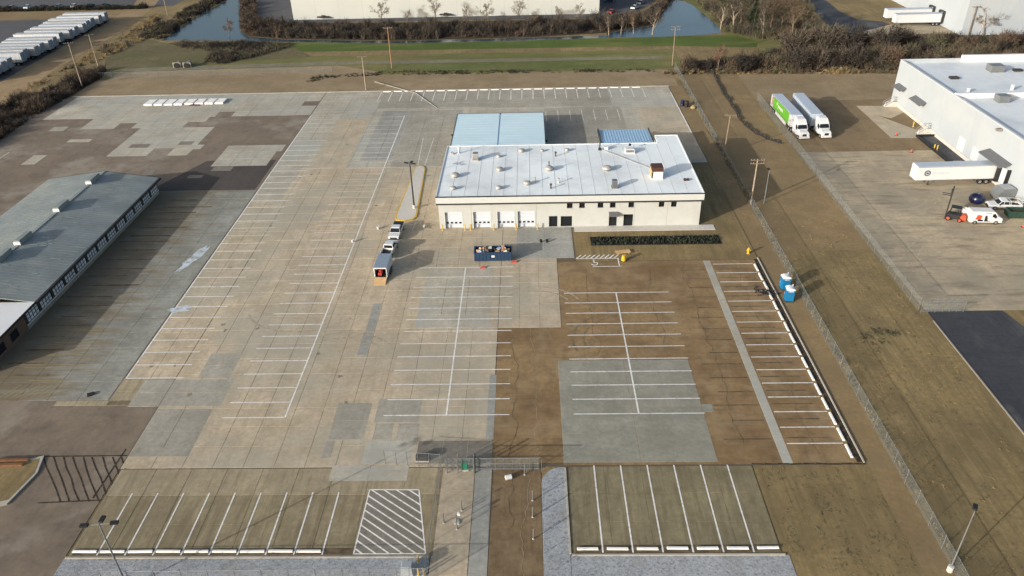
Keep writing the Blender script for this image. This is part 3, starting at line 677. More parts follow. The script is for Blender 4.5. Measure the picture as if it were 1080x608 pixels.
p = rp(484,162); MB().lathe(p, [(.3,0),(.16,.3),(.14,1.8),(.02,1.82)], 10).build('roof_flue', 'white_paint', mainb)
p = rp(477,163); MB().box(p.x-.25,p.x+.25,p.y-.25,p.y+.25,RZ,RZ+.5).build('roof_curb', 'vent_metal', mainb)
def hvac(x, y, sx, sy, h, mat, top):
    p = rp(x, y); u = MB().box(p.x-sx/2-.08,p.x+sx/2+.08,p.y-sy/2-.08,p.y+sy/2+.08,RZ,RZ+.25).bevbox(p.x-sx/2,p.x+sx/2,p.y-sy/2,p.y+sy/2,RZ+.25,RZ+h,.05).build('rooftop_unit', mat, mainb)
    MB().box(p.x-sx*.4,p.x+sx*.4,p.y-sy*.4,p.y+sy*.4,RZ+h+.002,RZ+h+.06).build('unit_fan_grille', top, u)
    mb = MB()
    for k in range(4): mb.box(p.x-sx*.42,p.x+sx*.42,p.y-sy/2-.02,p.y-sy/2+.01,RZ+.35+k*(h-.45)/4,RZ+.35+k*(h-.45)/4+.08)
    mb.build('unit_louvre', 'trim_dark' if top != 'rust' else 'white_paint', u)
    return u
hvac(501.5,169,1.1,1.2,1.5,'vent_metal','galv'); hvac(648,198,1.0,1.0,1.5,'galv','glass_blue')
hvac(664,161,1.9,1.5,.9,'white_paint','white_paint'); p = rp(664,158); MB().lathe((p.x,p.y,RZ+.9),[(.28,0),(.28,.35),(.02,.4)],10).build('unit_flue','black',mainb)
ch = hvac(692,187,2.1,2.2,1.5,'white_paint','rust')
p = rp(692,187); MB().bevbox(p.x-1.1,p.x+1.1,p.y-1.15,p.y+1.15,RZ+1.58,RZ+2.4,.06).build('rusty_hood','rust',ch)
p = rp(692,187); MB().box(p.x-1.15,p.x-.75,p.y-1.1,p.y+1.2,RZ+.25,RZ+1.9).build('unit_duct','plywood',ch)
p = rp(724,190.5); MB().box(p.x-.5,p.x-.1,p.y-.3,p.y+.3,RZ,RZ+.35).box(p.x+.05,p.x+.45,p.y-.25,p.y+.35,RZ,RZ+.3).build('roof_hatch','rust',mainb)
a, b = rp(634,158.5), rp(685,178); MB().tube((a.x,a.y,RZ+.14),(b.x,b.y,RZ+.14),.07,n=6).build('roof_conduit','vent_metal',mainb)
p = rp(632.5,158.5); MB().tube((p.x,p.y,RZ),(p.x,p.y,RZ+3.1),.13,n=8).box(p.x-.3,p.x+.3,p.y-.3,p.y+.3,RZ,RZ+.4).build('roof_mast','trim_dark',mainb)
p = rp(639,158); MB().box(p.x-.4,p.x+.4,p.y-.3,p.y+.3,RZ,RZ+.7).build('roof_box','white_paint',mainb)
# rear canopy (two pale blue bays)
can = thing('rear_canopy', 'large pale blue metal canopy in two bays behind the service building', 'canopy', (0,0,0))
cz = 3.5; cx0, cxm, cx1, cy0, cy1 = -17.5, -7.0, 3.55, 153.6, 182.7
for a, b in ((cx0,cxm-.18),(cxm+.18,cx1)):
    q = MB().box(a, b, cy0, cy1, cz-.22, cz).build('roof_panel','roof_metal_blue',can)
    mb = MB(); n = 17
    for k in range(1, n): mb.box(a+.03, b-.03, cy0+(cy1-cy0)*k/n-.03, cy0+(cy1-cy0)*k/n+.03, cz, cz+.012)
    mb.build('roof_rib','roof_metal_blue',q)
MB().box(cxm-.18,cxm+.18,cy0,cy1,cz-.3,cz-.1).build('valley_gutter','roof_metal_blue_deep',can)
MB().box(cx0-.06,cx1+.06,cy1,cy1+.12,cz-.5,cz+.06).box(cx0-.14,cx0,cy0,cy1,cz-.5,cz+.04).box(cx1,cx1+.14,cy0,cy1,cz-.5,cz+.04).build('eave_trim','trim_dark',can)
MB().box(cx0+.2,cx1-.2,cy1-.4,cy1-.2,.05,cz-.25).box(cx1-.4,cx1-.2,cy0+3,cy1-.4,.05,cz-.25).box(cx0+.2,cx0+.4,cy0+3,cy1-.4,.05,cz-.25).build('wall','wall_cream',can)
for x, y in ((cx1+.3,165.5),(cx0-.3,170)): MB().box(x-.3,x+.3,y-.2,y+.2,cz-.9,cz-.5).build('flood_lamp','black',can)
shed = thing('blue_shed_roof', 'smaller bright blue ribbed metal roof beside the white rear annex', 'roof', (0,0,0))
sx0, sx1, sy0, sy1 = 15.7, 26.8, 153.6, 166.0
q = MB().add([(sx0,sy0,5.2),(sx1,sy0,5.2),(sx1,sy1,4.9),(sx0,sy1,4.9),(sx0,sy0,5.0),(sx1,sy0,5.0),(sx1,sy1,4.7),(sx0,sy1,4.7)],[(0,1,2,3),(7,6,5,4),(0,4,5,1),(1,5,6,2),(2,6,7,3),(3,7,4,0)]).build('roof_sheet','roof_metal_blue_deep',shed)
mb = MB()
for k in range(1, 18):
    x = sx0+(sx1-sx0)*k/18; mb.add([(x-.05,sy0,5.26),(x+.05,sy0,5.26),(x+.05,sy1,4.96),(x-.05,sy1,4.96),(x-.05,sy0,5.19),(x+.05,sy0,5.19),(x+.05,sy1,4.89),(x-.05,sy1,4.89)],[(0,1,2,3),(0,4,5,1),(1,5,6,2),(2,6,7,3),(3,7,4,0)])
mb.build('roof_rib','roof_metal_blue_deep',q)
MB().box(sx0-.25,sx0,sy0,sy1+.1,4.5,5.3).box(sx1,sx1+.2,157.8,sy1+.1,4.5,5.3).build('barge_trim','trim_dark',shed)
for x, y in ((sx0+.3,sy1-.4),(sx1-.3,sy1-.4),(sx0+.3,sy0+4)): MB().box(x-.1,x+.1,y-.1,y+.1,.05,4.75).build('post','steel',shed)

# ================================================================== LEFT BUILDING
LX0, LX1, LR, LY0, LY1, LE, LRZ = -100.0, -77.9, -88.6, 99.2, 146.0, 3.3, 4.9
lb = thing('long_low_building', 'long low building with grey metal roof and a row of paned windows', 'building')
def slope(mb, xa, za, xb, zb, y0, y1, t=.15): return mb.add([(xa,y0,za),(xb,y0,zb),(xb,y1,zb),(xa,y1,za),(xa,y0,za-t),(xb,y0,zb-t),(xb,y1,zb-t),(xa,y1,za-t)],[(0,1,2,3),(7,6,5,4),(0,4,5,1),(1,5,6,2),(2,6,7,3),(3,7,4,0)])
r1 = slope(MB(), LX0-.8, LE+.1, LR, LRZ, LY0-.1, LY1+.8).build('roof_slope','roof_metal_old',lb)
r2 = slope(MB(), LR, LRZ, LX1+.45, LE, LY0-.1, LY1+.8).build('roof_slope','roof_metal_old',lb)
for rr, xa, za, xb, zb in ((r1,LX0-.8,LE+.1,LR,LRZ),(r2,LR,LRZ,LX1+.45,LE)):
    mb = MB(); n = 58
    for k in range(1, n):
        y = LY0-.1+(LY1-LY0+.9)*k/n; slope(mb, xa, za+.014, xb, zb+.014, y-.03, y+.03, .03)
    mb.build('roof_rib','roof_metal_old',rr)
    for k in range(30):
        u_ = RND.uniform(.08,.85); y = RND.uniform(LY0+1,LY1-1); x = xa+(xb-xa)*u_; x2 = xa+(xb-xa)*min(.97,u_+RND.uniform(.06,.2)); z = lambda q: za+(zb-za)*(q-xa)/(xb-xa)+.037
        MB().add([(x,y-.15,z(x)),(x2,y-.15,z(x2)),(x2,y+.15,z(x2)),(x,y+.15,z(x))],[(0,1,2,3)]).build('pale_patch','roof_streak',rr)
MB().box(LR-.3,LR+.3,LY0-.1,LY1+.8,LRZ-.02,LRZ+.06).build('ridge_cap','roof_metal_old',lb)
MB().box(LX1+.86,LX1+.458,LY0-.1,LY1+.8,LE-.3,LE+.03).build('eave_gutter','black',lb)
MB().add([(LX0-.8,LY1+.82,LE+.12),(LR,LY1+.82,LRZ+.03),(LX1+.45,LY1+.82,LE+.02),(LX1+.45,LY1+.82,LE-.35),(LX0-.8,LY1+.82,LE-.3),(LX0-.8,LY1+.95,LE+.12),(LR,LY1+.95,LRZ+.03),(LX1+.45,LY1+.95,LE+.02),(LX1+.45,LY1+.95,LE-.35),(LX0-.8,LY1+.95,LE-.3)],[(0,1,2,3,4),(9,8,7,6,5),(0,5,6,1),(1,6,7,2),(2,7,8,3),(3,8,9,4),(4,9,5,0)]).build('barge_board','trim_dark',lb)
MB().box(LX0,LX1-.3,LY0,LY0+.3,0,LE-.2).box(LX0,LX1-.3,LY1-.3,LY1,0,LE-.2).box(LX0,LX0+.3,LY0+.3,LY1-.3,0,LE-.2).build('end_wall','wall_grey',lb)
# east wall: low plinth, piers and window bays
MB().box(LX1-.3,LX1,LY0-3,LY1,0,.75).build('plinth','wall_grey',lb); MB().box(LX1-.02,LX1+.12,LY0-3,LY1,.75,.92).build('sill_band','concrete_plain',lb)
MB().box(LX1-.3,LX1,LY0-3,LY1,2.75,LE-.15).build('lintel_band','trim_dark',lb)
nb = 13; bw = (LY1-(LY0-3))/nb
for k in range(nb):
    ya = LY0-3+k*bw; yb = ya+bw
    MB().box(LX1-.3,LX1+.03,ya,ya+.6,.92,2.75).build('pier','trim_dark',lb)
    w = MB().box(LX1-.12,LX1-.08,ya+.6,yb-.05,.92,2.75).build('window','pane_pale',lb)
    mb = MB()
    for i in range(5): yy = ya+.6+(bw-.65)*i/4; mb.box(LX1-.08,LX1-.03,yy-.05,yy+.05,.92,2.75)
    for i in range(4): zz = .92+1.83*i/3; mb.box(LX1-.078,LX1-.04,ya+.6,yb-.05,max(.92,zz-.045),min(2.75,zz+.045))
    mb.build('muntin','black',w)
for px_, py_ in ((97,194),(62,223),(22,258),(-8,277)):
    y = at(px_, py_, LRZ).y
    v = MB().bevbox(LR-.5,LR+.5,y-.2,y+3.6,LRZ-.1,LRZ+.8,.06).build('ridge_vent','roof_metal_old',lb)
    MB().box(LR-.6,LR+.6,y-.32,y-.22,LRZ-.1,LRZ+.6).build('vent_flap','white_paint',v)
# low white-roofed extension at its near end
lx = thing('white_roofed_extension', 'low brown walled extension with flat white roof at the left edge', 'building')
EY0 = 84.5
MB().box(-100,LX1,EY0,LY0-3.02,0,3.0).build('wall','brick_brown',lx)
rf = MB().box(-100.3,LX1+.42,EY0-.4,LY0-.15,3.02,3.28).build('roof','roof_white',lx); MB().box(LX1+.43,LX1+.54,EY0-.4,LY0-.12,2.95,3.3).build('roof_edge','black',rf)
for y in (86,89.5,93): w = MB().box(LX1-.03,LX1+.02,y-.9,y+.9,.6,2.0).build('window','glass',lx); MB().box(LX1+.0,LX1+.05,y-.96,y-.9,.55,2.05).box(LX1,LX1+.05,y+.9,y+.96,.55,2.05).box(LX1,LX1+.05,y-.9,y+.9,2.0,2.06).build('window_frame','trim_dark',w)
# ================================================================== RIGHT WAREHOUSE
RW = 94.4; RH = 10.9
rw = thing('dock_warehouse', 'white warehouse with loading docks and pale roof at the right edge', 'building')
ys = [196.6, 183.5, 170.5, 157.5, 144.5, 131.5, 118.5, 105.5]
for a, b in zip(ys[1:], ys[:-1]): MB().box(RW, RW+.35, a+.02, b-.02, .9, RH).build('wall_panel','wall_white',rw)
MB().box(RW+.03, RW+.3, 105, 196.5, 0, RH-.2).build('panel_joint','wall_grey',rw)
MB().box(RW-.06, RW+.32, 105, 196.5, 0, .88).build('dock_base','concrete_plain',rw)
MB().box(RW+.35, 190, 196.2, 196.55, 0, RH).build('end_wall','wall_white',rw)
MB().box(RW+.35, 190, 105, 196.2, RH-1.0, RH-.75).build('roof','roof_grey',rw)
par = MB().box(RW-.05, RW+.5, 168.7, 196.65, RH, RH+.08).box(RW-.05,RW+.5,105,167.9,RH,RH+.08).build('parapet_cap','roof_white',rw)
MB().box(RW+.5, 109.5, 196.05, 196.7, RH, RH+.08).build('parapet_cap','roof_white',rw)
MB().box(109.5, 190, 195.9, 196.75, RH-.75, RH+.9).build('raised_parapet','roof_white',rw)
MB().box(RW+.36, 190, 167.9, 168.7, RH-.75, RH+.35).build('fire_parapet','roof_white',rw)
for x, y, sx, sy, h, m in ((1049,75,3.2,2.6,1.6,'galv'),(1056,107,2.4,2.2,1.5,'galv'),(1006,83,2,1.3,.5,'trim_dark'),(1073,75,2,1.2,.5,'trim_dark'),(1067,95,.5,.5,1.3,'white_paint'),(1021,97,.5,.5,.9,'white_paint'),(1053,138,1.0,.8,.5,'wall_grey')):
    p = at(x, y, RH-.7); u = MB().bevbox(p.x-sx/2,p.x+sx/2,p.y-sy/2,p.y+sy/2,RH-.75,RH-.75+h,.06).build('rooftop_unit',m,rw)
for y0, y1 in ((189.8,194.5),(178.6,184.6)):   # dark louvred strips high on the wall
    a = onX(957,95,RW); mb = MB(); mb.add([(RW-.01,y0,5.6),(RW-.01,y1,5.6),(RW-1.6,y1,4.9),(RW-1.6,y0,4.9),(RW-.01,y0,5.45),(RW-.01,y1,5.45),(RW-1.6,y1,4.75),(RW-1.6,y0,4.75)],[(0,1,2,3),(7,6,5,4),(0,4,5,1),(1,5,6,2),(2,6,7,3),(3,7,4,0)]); mb.build('dock_awning','awning_grey',rw)
# dock with awning around the docked trailer
mb = MB().add([(RW-.02,141.2,5.7),(RW-.02,149.6,5.7),(RW-2.2,149.6,5.05),(RW-2.2,141.2,5.05),(RW-.02,141.2,5.5),(RW-.02,149.6,5.5),(RW-2.2,149.6,4.85),(RW-2.2,141.2,4.85)],[(0,1,2,3),(7,6,5,4),(0,4,5,1),(1,5,6,2),(2,6,7,3),(3,7,4,0)]); mb.build('dock_awning','awning_grey',rw)
for y in (144.0,147.1,140.6,143.6): MB().box(RW-.7,RW-.02,y,y+.35,.9,4.6).build('dock_pad','black',rw)
MB().box(RW-.12,RW-.02,141.0,143.55,1.1,4.2).build('dock_door','white_paint',rw)
for y in (154,160): MB().box(RW-.08,RW-.01,y-1.3,y+1.3,1.1,4.0).build('dock_door','white_paint',rw)
# dock stairs with railings
def stairs(loc, label, rz=0):
    s = thing('dock_stair', label, 'stairs', loc, rz, 'dock stairs of the right warehouse')
    MB().box(-.7,.7,-1.2,.0,0,1.2).build('landing','concrete_plain',s)
    for k in range(6): MB().box(-.7-.3*(k+1)+0.001,-.7-.3*k,-1.2,0,0,1.2-.19*(k+1)).build('step','concrete_plain',s)
    for y in (-1.15,-.05):
        MB().tube((.65,y,2.2),(-.7,y,2.2),.05,n=6).tube((-.7,y,2.2),(-2.5,y,1.1),.05,n=6).tube((.65,y,1.7),(-.7,y,1.7),.04,n=6).tube((-.7,y,1.7),(-2.5,y,.6),.04,n=6).tube((-.7,y,1.2),(-.7,y,2.2),.05,n=6).tube((-2.5,y,0),(-2.5,y,1.1),.05,n=6).tube((.6,y,1.2),(.6,y,2.2),.05,n=6).build('railing','white_paint' if y < -1 else 'steel',s)
stairs((RW-.75,193.6,.03), 'white railed dock stair by the far corner of the right warehouse'); stairs((RW-.75,174.0,.03), 'white railed dock stair between the two wall awnings and the sunken ramp')
# sunken ramp
rp_ = thing('sunken_dock_ramp', 'black asphalt dock ramp with low dark kerb walls beside the warehouse', 'ramp')
a, b = at(962,141), at(984,141)
rx0, rx1, ry0, ry1 = a.x+.2, a.x+4.2, 150.5, 171.3
MB().box(rx0,rx1,ry0,ry1,.03,.06).build('ramp_bed','asphalt_dark',rp_)
MB().box(rx0-.25,rx0,ry0,ry1,.03,.5).box(rx1,rx1+.25,ry0,ry1,.03,.5).box(rx0-.25,rx1+.25,ry1,ry1+.25,.03,.5).build('kerb_wall','black',rp_)
# ================================================================== FAR WAREHOUSES
fw = thing('far_cream_warehouse', 'huge plain cream warehouse wall across the top behind the hedge', 'building')
n = 13; x0, x1 = -90.6, 27.4
for k in range(n):
    a, b = x0+(x1-x0)*k/n, x0+(x1-x0)*(k+1)/n; MB().box(a+.02,b-.02,305,305.4,0,12.5).build('wall_panel','wall_far',fw)
MB().box(x0+.05,x1-.05,305.05,305.35,0,12.3).build('panel_joint','wall_grey',fw)
MB().box(x0,x0+.4,305.4,380,0,12.5).box(x1-.4,x1,305.4,380,0,12.5).box(x0,x1,380,380.4,0,12.5).build('wall','wall_far',fw); MB().box(x0+.4,x1-.4,305.4,380,11.6,12).build('roof','roof_white',fw)
for q in ((341,19),(470,18)):
    p = onY(*q,304.6); MB().box(p.x-2.2,p.x+2.2,303.6,305,.9,1.25).box(p.x-.6,p.x+.6,303.4,304.98,1.25,1.6).build('dock_canopy','trim_dark',fw)
fr = thing('far_white_warehouse', 'plain white warehouse in the upper right corner behind the brush', 'building')
FX, FY = 143.5, 262.0
for k in range(8): MB().box(FX+11*k+.02, FX+11*(k+1)-.02, FY, FY+.4, 0, 12).build('wall_panel','wall_white',fr)
for k in range(7): MB().box(FX, FX+.4, FY+.42+11*k, FY+11*(k+1)+.38, 0, 12).build('wall_panel','wall_white',fr)
MB().box(FX+.05,FX+87.9,FY+.05,FY+.35,0,11.8).box(FX+.05,FX+.35,FY+.45,FY+77,0,11.8).build('panel_joint','wall_grey',fr)
MB().box(FX+.4,FX+88,FY+.4,FY+77,11.2,11.5).build('roof','roof_white',fr)

# ================================================================== VEHICLES
def wheel(par, x, y, r, w, side, rimmat='alu', nm='wheel'):
    t = MB().tube((x,y-w/2,r),(x,y+w/2,r),r,n=16).build(nm,'rubber',par)
    yy = y+side*(w/2+.004); mb = MB().tube((x,yy-side*.03,r),(x,yy,r),r*.58,n=12).tube((x,yy,r),(x,yy+side*.03,r),r*.2,n=8)
    mb.build('rim', rimmat, t); return t
def semi_trailer(name, label, loc, rz, group=None, side='trailer_white', roof='trailer_roof', skirt=False, tail='trailer_tail', L=16.15):
    """front at +x, rear doors at -x"""
    t = thing(name, label, 'trailer', loc, rz, group); W, B, T = 1.3, 1.15, 4.08
    b = MB().bevbox(-L/2,L/2,-W,W,B,T,.06).build('cargo_body', side, t)
    MB().box(-L/2+.08,L/2-.08,-W+.08,W-.08,T+.002,T+.02).build('roof_skin', roof, b)
    mb = MB()
    for k in range(13):
        x = -L/2+.6+(L-1.2)*k/12
        for y in (-W-.02, W-.01): mb.box(x-.03,x+.03,y,y+.03,B+.12,T-.12)
    mb.build('side_post', side, b)
    mb = MB()
    for y in (-W-.03, W): mb.box(-L/2,L/2,y,y+.03,B,B+.12).box(-L/2,L/2,y,y+.03,T-.12,T-.02)
    mb.build('side_rail','alu',b)
    for y0, y1 in ((-W+.06,-.02),(.02,W-.06)):
        d = MB().box(-L/2-.05,-L/2+.0,y0,y1,B+.06,T-.08).build('rear_door', tail, t)
        MB().tube((-L/2-.08,(y0+y1)/2+.2,B+.1),(-L/2-.08,(y0+y1)/2+.2,T-.12),.025,n=6).tube((-L/2-.08,(y0+y1)/2-.25,B+.1),(-L/2-.08,(y0+y1)/2-.25,T-.12),.025,n=6).build('lock_rod','alu',d)
    MB().box(-L/2,-L/2+.12,-W+.05,W-.05,.55,.7).box(-L/2,-L/2+.1,-.8,-.7,.7,B).box(-L/2,-L/2+.1,.7,.8,.7,B).build('rear_bumper','trim_dark',t)
    MB().box(-L/2+.6,-L/2+4.2,-.5,.5,.75,B).box(-L/2+4.2,L/2-1,-.35,-.2,.95,B).box(-L/2+4.2,L/2-1,.2,.35,.95,B).build('underframe','trim_dark',t)
    for x in (-L/2+1.6,-L/2+2.85):
        for sd_ in (-1,1): wheel(t, x, sd_*.98, .52, .56, sd_)
    for y in (-.75,.75): MB().box(L/2-3.1,L/2-2.95,y-.07,y+.07,.12,B).box(L/2-3.2,L/2-2.85,y-.15,y+.15,.03,.12).build('landing_leg','trim_dark',t)
    if skirt:
        for y in (-W+.03, W-.06): MB().box(-L/2+4.4,L/2-3.4,y,y+.03,.35,B).build('side_skirt','white_paint',t)
    return t
def tractor(label, loc, rz, col='white_paint'):
    t = thing('semi_tractor', label, 'truck', loc, rz, 'white semi tractors in the right yard')
    hw = lambda z: 1.22 if z < 2.4 else 1.22-(z-2.4)*.14
    cab = MB().tprism([(-1.9,.75),(-1.9,3.75),(-1.6,4.0),(-.4,3.95),(.35,3.35),(.55,2.95),(1.15,2.05),(1.15,.75)], hw).build('cab', col, t)
    hwh = lambda z: 1.12 if z < 1.3 else 1.12-(z-1.3)*.32
    hood = MB().tprism([(1.14,.8),(1.14,2.02),(2.5,1.72),(2.75,1.5),(2.82,.8)], hwh).build('hood', col, t)
    MB().bevbox(2.6,2.95,-1.2,1.2,.38,.82,.06).build('front_bumper', col, t)
    MB().add([(2.835,-.5,.9),(2.835,.5,.9),(2.79,.45,1.45),(2.79,-.45,1.45)],[(0,1,2,3)]).build('grille','black',hood)
    MB().add([(.60,-1.02,2.9),(.60,1.02,2.9),(1.13,1.12,2.10),(1.13,-1.12,2.10)],[(3,2,1,0)]).build('windshield','glass',cab)
    for s in (-1,1):
        MB().add([(-.15,s*1.226,2.05),(.95,s*1.226,2.05),(.45,s*1.165,2.85),(-.15,s*1.165,2.85)],[(0,1,2,3) if s < 0 else (3,2,1,0)]).build('side_window','glass',cab)
        MB().box(2.6,2.8,s*.72-.16,s*.72+.16,1.0,1.25).build('headlight','lamp_glass',hood)
        MB().box(.95,1.1,s*1.45-.09,s*1.45+.09,2.0,2.75).tube((1.0,s*1.2,2.4),(1.0,s*1.4,2.4),.03,n=6).build('mirror','black',t)
        MB().tube((-1.5,s*.98,.68),(.0,s*.98,.68),.32,n=12).build('fuel_tank','alu',t)
        wheel(t, 1.9, s*1.02, .52, .34, s)
        for x in (-2.6,-3.9): wheel(t, x, s*.96, .52, .56, s)
        MB().box(1.25,2.55,s*1.02-.2,s*1.02+.2,1.0,1.12).build('fender',col,t)
    MB().box(-4.8,2.4,-.45,-.3,.75,1.0).box(-4.8,2.4,.3,.45,.75,1.0).build('chassis_rail','black',t)
    MB().box(-3.8,-2.7,-.5,.5,1.0,1.15).build('fifth_wheel','black',t)
    MB().add([(-1.9,-1.1,4.0),(-1.9,1.1,4.0),(-.35,.9,3.98),(-.35,-.9,3.98),(-1.9,-1.0,4.15),(-1.9,1.0,4.15),(-1.0,.8,4.1),(-1.0,-.8,4.1)],[(0,3,2,1),(4,5,6,7),(0,1,5,4),(1,2,6,5),(2,3,7,6),(3,0,4,7)]).build('roof_fairing',col,t)
    return t
def pickup(label, loc, rz, col='white_paint', liner='black', cover=None, rack=False):
    t = thing('pickup_truck', label, 'pickup truck', loc, rz)
    hwb = lambda z: .99 if z > .6 else .93
    body = MB().tprism([(-2.95,.45),(-2.95,.78),(-.62,.78),(-.62,1.12),(1.30,1.12),(2.70,1.02),(2.92,.86),(2.95,.45)], hwb).build('body', col, t)
    hwg = lambda z: .95-(z-1.1)*.24
    cab = MB().tprism([(-.62,1.10),(-.50,1.74),(-.36,1.84),(.72,1.84),(.86,1.77),(1.52,1.10)], hwg).build('cab', col, t)
    MB().box(-2.95,-.63,-.99,-.89,.78,1.2).box(-2.95,-.63,.89,.99,.78,1.2).box(-2.95,-2.87,-.89,.89,.78,1.2).build('bed_wall', col, t)
    MB().box(-2.86,-.64,-.885,.885,.79,.80).build('bed_floor', liner, t)
    if cover: MB().box(-2.9,-.64,-.93,.93,1.2,1.24).build('bed_cover', cover, t)
    def q(x0,z0,x1,z1,e=.008):
        d = Vector((x1-x0,z1-z0)); n = Vector((d.y,-d.x)).normalized()*e
        if n.y < 0: n = -n
        return [(x0+n.x,-hwg(z0)+.06,z0+n.y),(x0+n.x,hwg(z0)-.06,z0+n.y),(x1+n.x,hwg(z1)-.05,z1+n.y),(x1+n.x,-hwg(z1)+.05,z1+n.y)]
    MB().add(q(1.46,1.16,.92,1.71,.012),[(0,1,2,3)]).build('windshield','glass',cab)
    MB().add([(-.62,-.78,1.2),(-.62,.78,1.2),(-.535,.68,1.70),(-.535,-.68,1.70)],[(3,2,1,0)]).build('rear_window','glass',cab)
    for s in (-1,1):
        f = lambda x,z: (x, s*(hwg(z)+.008), z)
        for P in ([f(-.52,1.2),f(.38,1.2),f(.38,1.72),f(-.44,1.72)], [f(.46,1.2),f(1.30,1.2),f(.84,1.70),f(.46,1.72)]):
            MB().add(P,[(0,1,2,3) if s < 0 else (3,2,1,0)]).build('side_window','glass',cab)
        MB().box(2.86,2.955,s*.72-.17,s*.72+.17,.80,.93).build('headlight','lamp_glass',body)
        MB().box(-2.965,-2.9,s*.92-.06,s*.92+.06,.82,1.12).build('tail_light','tail_red',body)
        MB().box(1.15,1.3,s*1.12-.1,s*1.12+.1,1.12,1.3).build('mirror','black',t)
        for x in (-1.85,1.85): wheel(t, x, s*.88, .41, .27, s)
    MB().box(2.93,2.985,-.6,.6,.58,.84).build('grille','trim_dark',body)
    MB().box(-3.08,-2.95,-.9,.9,.5,.68).build('rear_bumper','alu',t); MB().box(2.95,3.05,-.95,.95,.42,.6).build('front_bumper','trim_dark',t)
    if rack:
        mb = MB()
        for x in (-2.7,-.8): mb.tube((x,-.9,1.2),(x,-.9,1.8),.04,n=6).tube((x,.9,1.2),(x,.9,1.8),.04,n=6).tube((x,-.9,1.8),(x,.9,1.8),.04,n=6)
        mb.tube((-2.9,-.9,1.8),(1.0,-.9,1.85),.04,n=6).tube((-2.9,.9,1.8),(1.0,.9,1.85),.04,n=6).build('ladder_rack','white_paint',t)
    return t
def sedan(label, loc, rz, col, group=None):
    t = thing('parked_car', label, 'car', loc, rz, group)
    b = MB().tprism([(-2.3,.35),(-2.3,.85),(-1.6,.98),(1.0,.95),(2.1,.75),(2.3,.6),(2.3,.35)], lambda z: .9).build('body', col, t)
    c = MB().tprism([(-1.75,.95),(-1.05,1.42),(.25,1.44),(1.05,.93)], lambda z: .86-(z-.93)*.35).build('cabin','glass',t)
    MB().box(-1.0,.22,-.66,.66,1.44,1.47).build('roof', col, c)
    for s in (-1,1):
        for x in (-1.4,1.4): wheel(t, x, s*.82, .33, .22, s)
    return t
# vehicles by the island
pickup('white pickup truck facing the camera ahead of the towed cargo trailer', (-24.9,126.2,GZ), rad(-93), cover='black')
pickup('white pickup truck with open black bed hitched to the cargo trailer', (-25.2,119.3,GZ), rad(84))
et = thing('enclosed_cargo_trailer', 'grey roofed cargo trailer with its rear ramp door lowered towards the camera', 'trailer', (-25.1,112.2,GZ), rad(88))
bL, bW, b0, b1 = 2.4, 1.1, .5, 2.3
MB().box(-bL,bL,-bW,bW,b0-.15,b0).build('floor','trim_dark',et)
MB().box(-bL,bL,-bW,-bW+.06,b0,b1).box(-bL,bL,bW-.06,bW,b0,b1).box(bL-.06,bL,-bW+.06,bW-.06,b0,b1).build('wall','white_paint',et)
MB().bevbox(-bL-.03,bL+.03,-bW-.03,bW+.03,b1,b1+.1,.03).build('roof','grey_body',et)
MB().box(-bL,-bL+.05,-bW,-bW+.14,b0,b1).box(-bL-.002,-bL+.05,bW-.14,bW,b0,b1).box(-bL-.004,-bL+.05,-bW+.14,bW-.14,b1-.18,b1).build('rear_frame','white_paint',et)
MB().add([(-bL,-1.0,b0),(-bL,1.0,b0),(-bL-1.75,1.0,.02),(-bL-1.75,-1.0,.02),(-bL,-1.0,b0-.08),(-bL,1.0,b0-.08),(-bL-1.75,1.0,-.02),(-bL-1.75,-1.0,-.02)],[(0,3,2,1),(4,5,6,7),(0,1,5,4),(1,2,6,5),(2,3,7,6),(3,0,4,7)]).build('ramp_door','plywood',et)
MB().tube((bL,0,.45),(bL+1.3,0,.5),.06,n=6).tube((bL,-.7,.45),(bL+1.2,0,.5),.05,n=6).tube((bL,.7,.45),(bL+1.2,0,.5),.05,n=6).build('tow_bar','trim_dark',et)
for x in (-.45,.4):
    for s in (-1,1): wheel(et, x, s*1.24, .34, .2, s)
for s in (-1,1): MB().box(-.95,.9,s*1.26-.14,s*1.26+.14,.72,.78).build('fender','trim_dark',et)
cg = thing('red_cargo', 'red machine loaded inside the open cargo trailer', 'equipment', (-25.15,110.6,GZ+.5), rad(88))
MB().bevbox(-.6,.6,-.1,.5,.25,.7,.06).box(-.3,.1,.0,.4,.7,1.1).build('body','red',cg); MB().tube((.5,-.12,.2),(.5,.5,.2),.2,n=10).tube((-.45,-.12,.2),(-.45,.5,.2),.2,n=10).build('wheel','rubber',cg)
MB().tube((-.6,.2,.7),(-.95,.2,1.15),.03,n=6).build('handle','black',cg)
# trucks in the right yard
t1 = semi_trailer('box_trailer','green sided box trailer parked against the yard fence', (63.3,184.0,.03), rad(-89), skirt=True, side='trailer_white')
MB().box(-5.9,6.4,-1.345,-1.34,1.35,3.95).build('green_panel','green_vinyl',t1)
mb = MB()
for i,(x0,x1,z0,z1) in enumerate([(-3.2,-2.6,2.9,3.5),(-2.2,-1.6,2.5,3.1),(-1.4,-.8,2.5,3.1),(-.6,0,2.5,3.1),(.2,.8,2.5,3.1),(1.0,1.6,2.5,3.1)]): mb.box(x0,x1,-1.352,-1.347,z0,z1)
mb.build('white_lettering','white_paint',t1)
MB().box(-7.3,-6.0,-1.35,-1.343,1.9,3.9).build('orange_panel','pinkish',t1)
t2 = semi_trailer('box_trailer','pale grey box trailer parked beside the green sided one', (68.5,184.4,.03), rad(-91), side='trailer_grey')
tractor('white semi tractor hitched to the green sided box trailer', (63.7,173.1,.03), rad(-86)); tractor('white semi tractor hitched to the pale grey box trailer', (68.9,173.5,.03), rad(-86))
